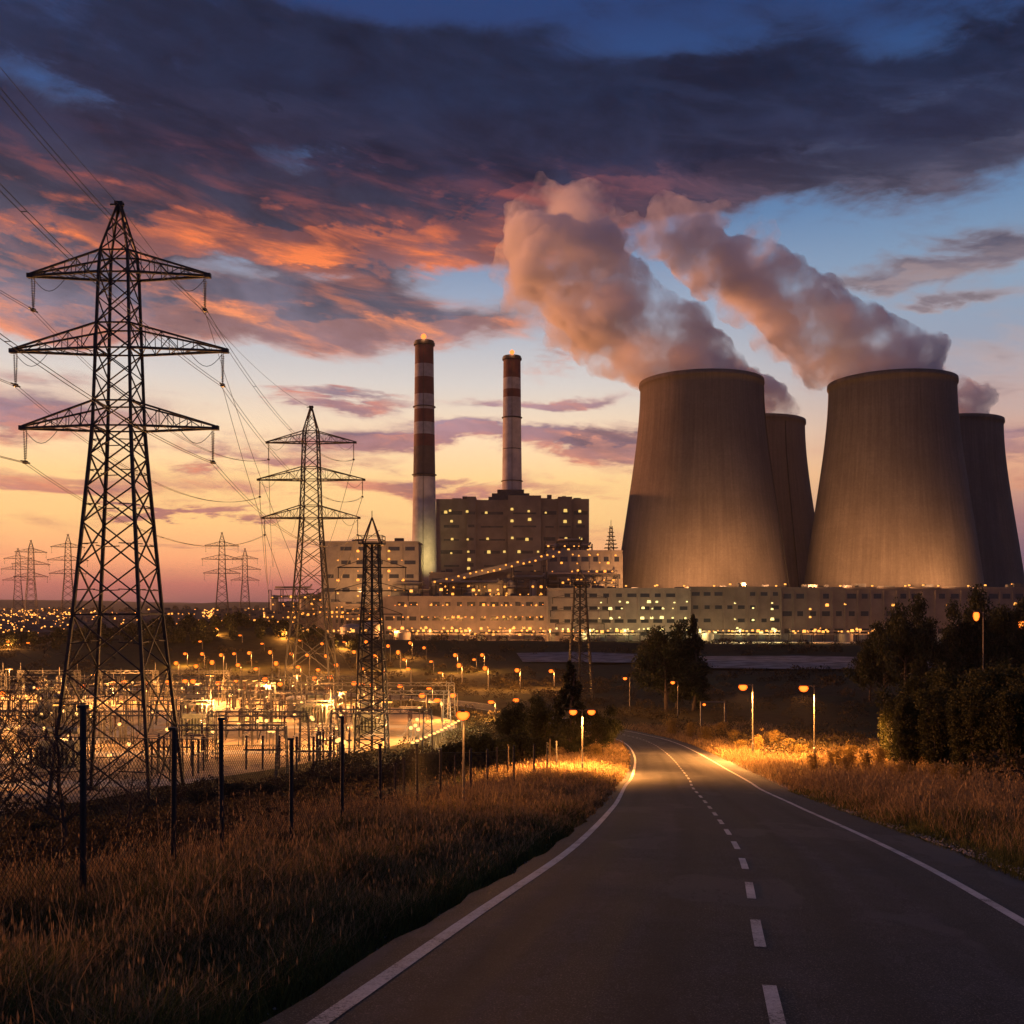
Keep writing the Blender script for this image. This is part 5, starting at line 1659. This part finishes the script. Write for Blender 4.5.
# dark tree and bush at the bend, left of the road
plant(TC, 5.3, 92, .95, .9, 'dark conifer left of the bend, in front of the narrow lattice tower', 'tree', sz=.88)
plant(TB2, 2.9, 97, 1.2, 2.0, 'low spreading dark tree left of the conifer at the bend', 'tree', first=True)
plant(T1, 0.6, 108, .55, 2.0, 'small dark tree furthest left in the clump at the bend', 'tree')
plant(T2, 8.4, 92, .42, 1.0, 'round dark bush at the inside of the bend by the road edge', 'bush')
plant(TG2, 7.0, 84, .7, 1.0, 'golden bush in front of the dark bush at the bend', 'bush', first=True)
# big dark trees at the upper right
for i, (px, row, Y, s_, pr_) in enumerate(((884, 622, 215, 1.1, T1), (906, 610, 210, 1.25, T2), (926, 618, 218, 1.1, T1), (962, 614, 222, 1.05, T2), (986, 602, 214, 1.4, T2), (1010, 606, 206, 1.3, T1), (1034, 600, 212, 1.4, T2), (870, 646, 222, .8, T2), (944, 646, 205, .8, T1))):
    x = px2(px, Y); hh = CAM_H + (605 - row) / F * Y - gz(x, Y)
    plant(pr_, x, Y, s_, i * 1.3, '%s dark tree from the left in the tall clump at the upper right' % ORD[i], 'tree', 'tall dark trees at the upper right', sz=hh / 10)
# belt of upright shrubs at the right
sb = [(898, 690, 76), (922, 682, 73), (948, 672, 71), (975, 676, 69), (1000, 670, 67), (1022, 668, 66), (1048, 664, 64), (910, 700, 68), (938, 690, 65), (965, 695, 62), (992, 688, 60), (1016, 690, 58), (1042, 690, 57), (890, 712, 80), (934, 684, 80), (988, 676, 78), (1015, 668, 76)]
for i, (px, row, Y) in enumerate(sb):
    x = px2(px, Y); hh = max(2.5, CAM_H + (605 - row) / F * Y - gz(x, Y))
    plant(TB if i % 2 else TB2, x, Y, hh / 5 * .95, i * .9, '%s tall dark green shrub in the belt along the right edge' % (ORD[i]), 'shrub', 'belt of tall shrubs at the right', first=(i == 1), sz=hh / 5)
gs = [(706, 724, 128), (720, 722, 135), (734, 728, 118), (760, 735, 100), (775, 728, 105), (790, 738, 92), (800, 742, 88), (838, 748, 72), (850, 742, 74), (868, 752, 66), (880, 745, 70), (830, 755, 70), (742, 738, 104), (690, 722, 140), (672, 716, 150), (815, 758, 66), (905, 762, 54), (935, 772, 48), (960, 778, 44), (846, 764, 60)]
for i, (px, row, Y) in enumerate(gs):
    x = px2(px, Y); hh = min(4.5, max(1.3, CAM_H + (605 - row) / F * Y - gz(x, Y)))
    plant(TG if i % 2 else TG2, x, Y, hh / 2.4 * random.uniform(.8, 1.05), i * 1.1, '%s golden brown bush along the right verge' % ORD[i], 'bush', 'golden bushes on the right verge', first=(i == 1), sz=hh / 2.4)
# dark bushes that close the slope above the switchyard
lb = [(200, 792, 96, 1.0), (232, 786, 98, 1.1), (262, 794, 92, .8), (300, 800, 88, .9), (330, 790, 92, 1.0), (356, 784, 92, 1.0), (384, 776, 90, 1.1), (408, 768, 92, 1.2), (432, 758, 92, 1.3), (455, 748, 92, 1.4), (478, 741, 92, 1.5), (500, 745, 90, 1.2), (520, 738, 96, 1.2), (540, 742, 92, 1.0), (150, 822, 80, 1.0), (100, 828, 76, 1.1), (40, 824, 74, 1.2)]
TD = tree_proto('round_bush', 2.6, 2.4, .04, 7000, .10, 'leaf_dark', 33, 'shrub', 16)
for i, (px, row, Y, s_) in enumerate(lb):
    x = px2(px, Y); hh = min(5.0, max(1.2, CAM_H + (605 - row) / F * Y - gz(x, Y)))
    plant(TD, x, Y, max(hh / 2.4, .9) * 1.15, i * .7, '%s round dark bush on the slope before the switchyard' % ORD[i], 'bush', 'round dark bushes before the switchyard', first=(i == 0), sz=hh / 2.3)
# bare tree behind the fence at the left
bt = empty('bare_tree'); mbt, en = branchy(5.2, .09, 26, 2.8, 77, .9)
q_ = random.Random(5)
for e in en:
    for _ in range(3):
        p3 = e + Vector((q_.uniform(-1, 1), q_.uniform(-1, 1), q_.uniform(-.1, 1))) * .55
        mbt.tube([e, e.lerp(p3, .5) + Vector((q_.uniform(-.06, .06), 0, .05)), p3], [.012, .008, .003], 3)
mbt.build('trunk', M['wood'], bt); freeze(bt)
plant(bt, px2(62, 31), 31, 1.0, .3, 'leafless branching tree behind the fence at the left', 'tree', 'leafless small trees behind the fence', first=True)
plant(bt, px2(-5, 27), 27, .95, 2.3, 'leafless branching tree cut by the left edge of the picture', 'tree', 'leafless small trees behind the fence')
plant(bt, px2(128, 38), 38, .62, 4.1, 'smaller leafless tree behind the second fence post', 'tree', 'leafless small trees behind the fence')

# woods on the dark rises at the left, far off
def wood(n, x0, x1, y0, y1, hh, leaves, size, label, cond=None):
    X = rng.uniform(x0, x1, n * 2); Y = rng.uniform(y0, y1, n * 2)
    k = cond(X, Y) if cond else np.ones(n * 2, bool)
    X, Y = X[k][:n], Y[k][:n]
    h = rng.uniform(*hh, len(X)); Z = ground(X, Y)
    B = np.stack([X, Y, Z + h * .5, h * .42, h * .42, h * .55], -1)
    V, Fc = leaf_cloud(B, leaves, size, .4)
    return tag(np_mesh('woodland', V, Fc, M['leaf_dark']), label, 'wood', kind='stuff')
wood(150, -215, -95, 372, 470, (3, 6), 30000, .6, 'dark woodland on the low rise left of the large pylon legs')
wood(70, -140, -60, 380, 430, (2, 4), 14000, .5, 'dark woodland on the second rise left of the plant')
wood(260, -1100, 500, 1500, 2300, (7, 14), 26000, 2.4, 'distant tree belts under the far ridge')

# ------------------------------------------------------------------ the far town: low houses and their lights, one mass
hb = MB(); lbm = MB()
q_ = random.Random(99)
for k in range(330):
    Y = 620 + 1500 * q_.random() ** 1.6; px = q_.uniform(-40, 320)
    if 110 < px < 185 and Y < 900: continue
    x = px2(px, Y); z0 = gz(x, Y); w_, d_, h_ = q_.uniform(8, 22), q_.uniform(8, 14), q_.uniform(4, 8)
    hb.box(x, Y, z0 - .5, w_, d_, h_, q_.uniform(0, 1.5))
    hb.box(x, Y, z0 - .5 + h_, w_ * 1.02, d_ * 1.02, h_ * .35, 0, .3)
for k in range(1100):
    Y = 560 + 1700 * q_.random() ** 1.5; px = q_.choice((q_.uniform(-30, 75), q_.uniform(-30, 330), q_.uniform(185, 400), q_.uniform(185, 330)))
    x = px2(px, Y); z0 = gz(x, Y); s_ = q_.uniform(.55, 1.4) * Y / 900
    zt = z0 + q_.uniform(4, 9)
    lbm.bar((x, Y, z0), (x, Y, zt), .12)
    hb.bar((x, Y, z0), (x, Y, zt), .1)
    lbm.box(x, Y, zt, s_, s_, s_ * .8, q_.uniform(0, 1.5), .6)
lbm2 = MB()
lbm2.v = lbm.v; lbm2.f = [f_ for i, f_ in enumerate(lbm.f) if (i // 6) % 2 == 1]; lbm2.n = lbm.n
tag(hb.build('far_town', M['far_wall']), 'low roofs of the far town under the ridge at the left', 'town', kind='stuff')
tag(lbm2.build('town_lights', emit('town_bulb', (1.0, .36, .07), 3.4)), 'scattered golden lights of the far town at the left', 'lights', kind='stuff')

# ------------------------------------------------------------------ air
HAZE = .00004
if HAZE:
    hz = bpy.data.materials.new('haze'); hz.use_nodes = True
    t = NT(hz.node_tree); t.n.clear()
    v = t.new('ShaderNodeVolumePrincipled'); v.inputs['Color'].default_value = (.90, .86, .86, 1); v.inputs['Density'].default_value = HAZE; v.inputs['Anisotropy'].default_value = .3
    o_ = t.new('ShaderNodeOutputMaterial'); t.l.new(v.outputs[0], o_.inputs['Volume'])
    b_ = MB(); b_.box(0, 3200, -4, 9000, 8000, 330)
    ho = b_.build('haze', hz); tag(ho, 'thin evening haze filling the whole valley', 'haze', kind='stuff')
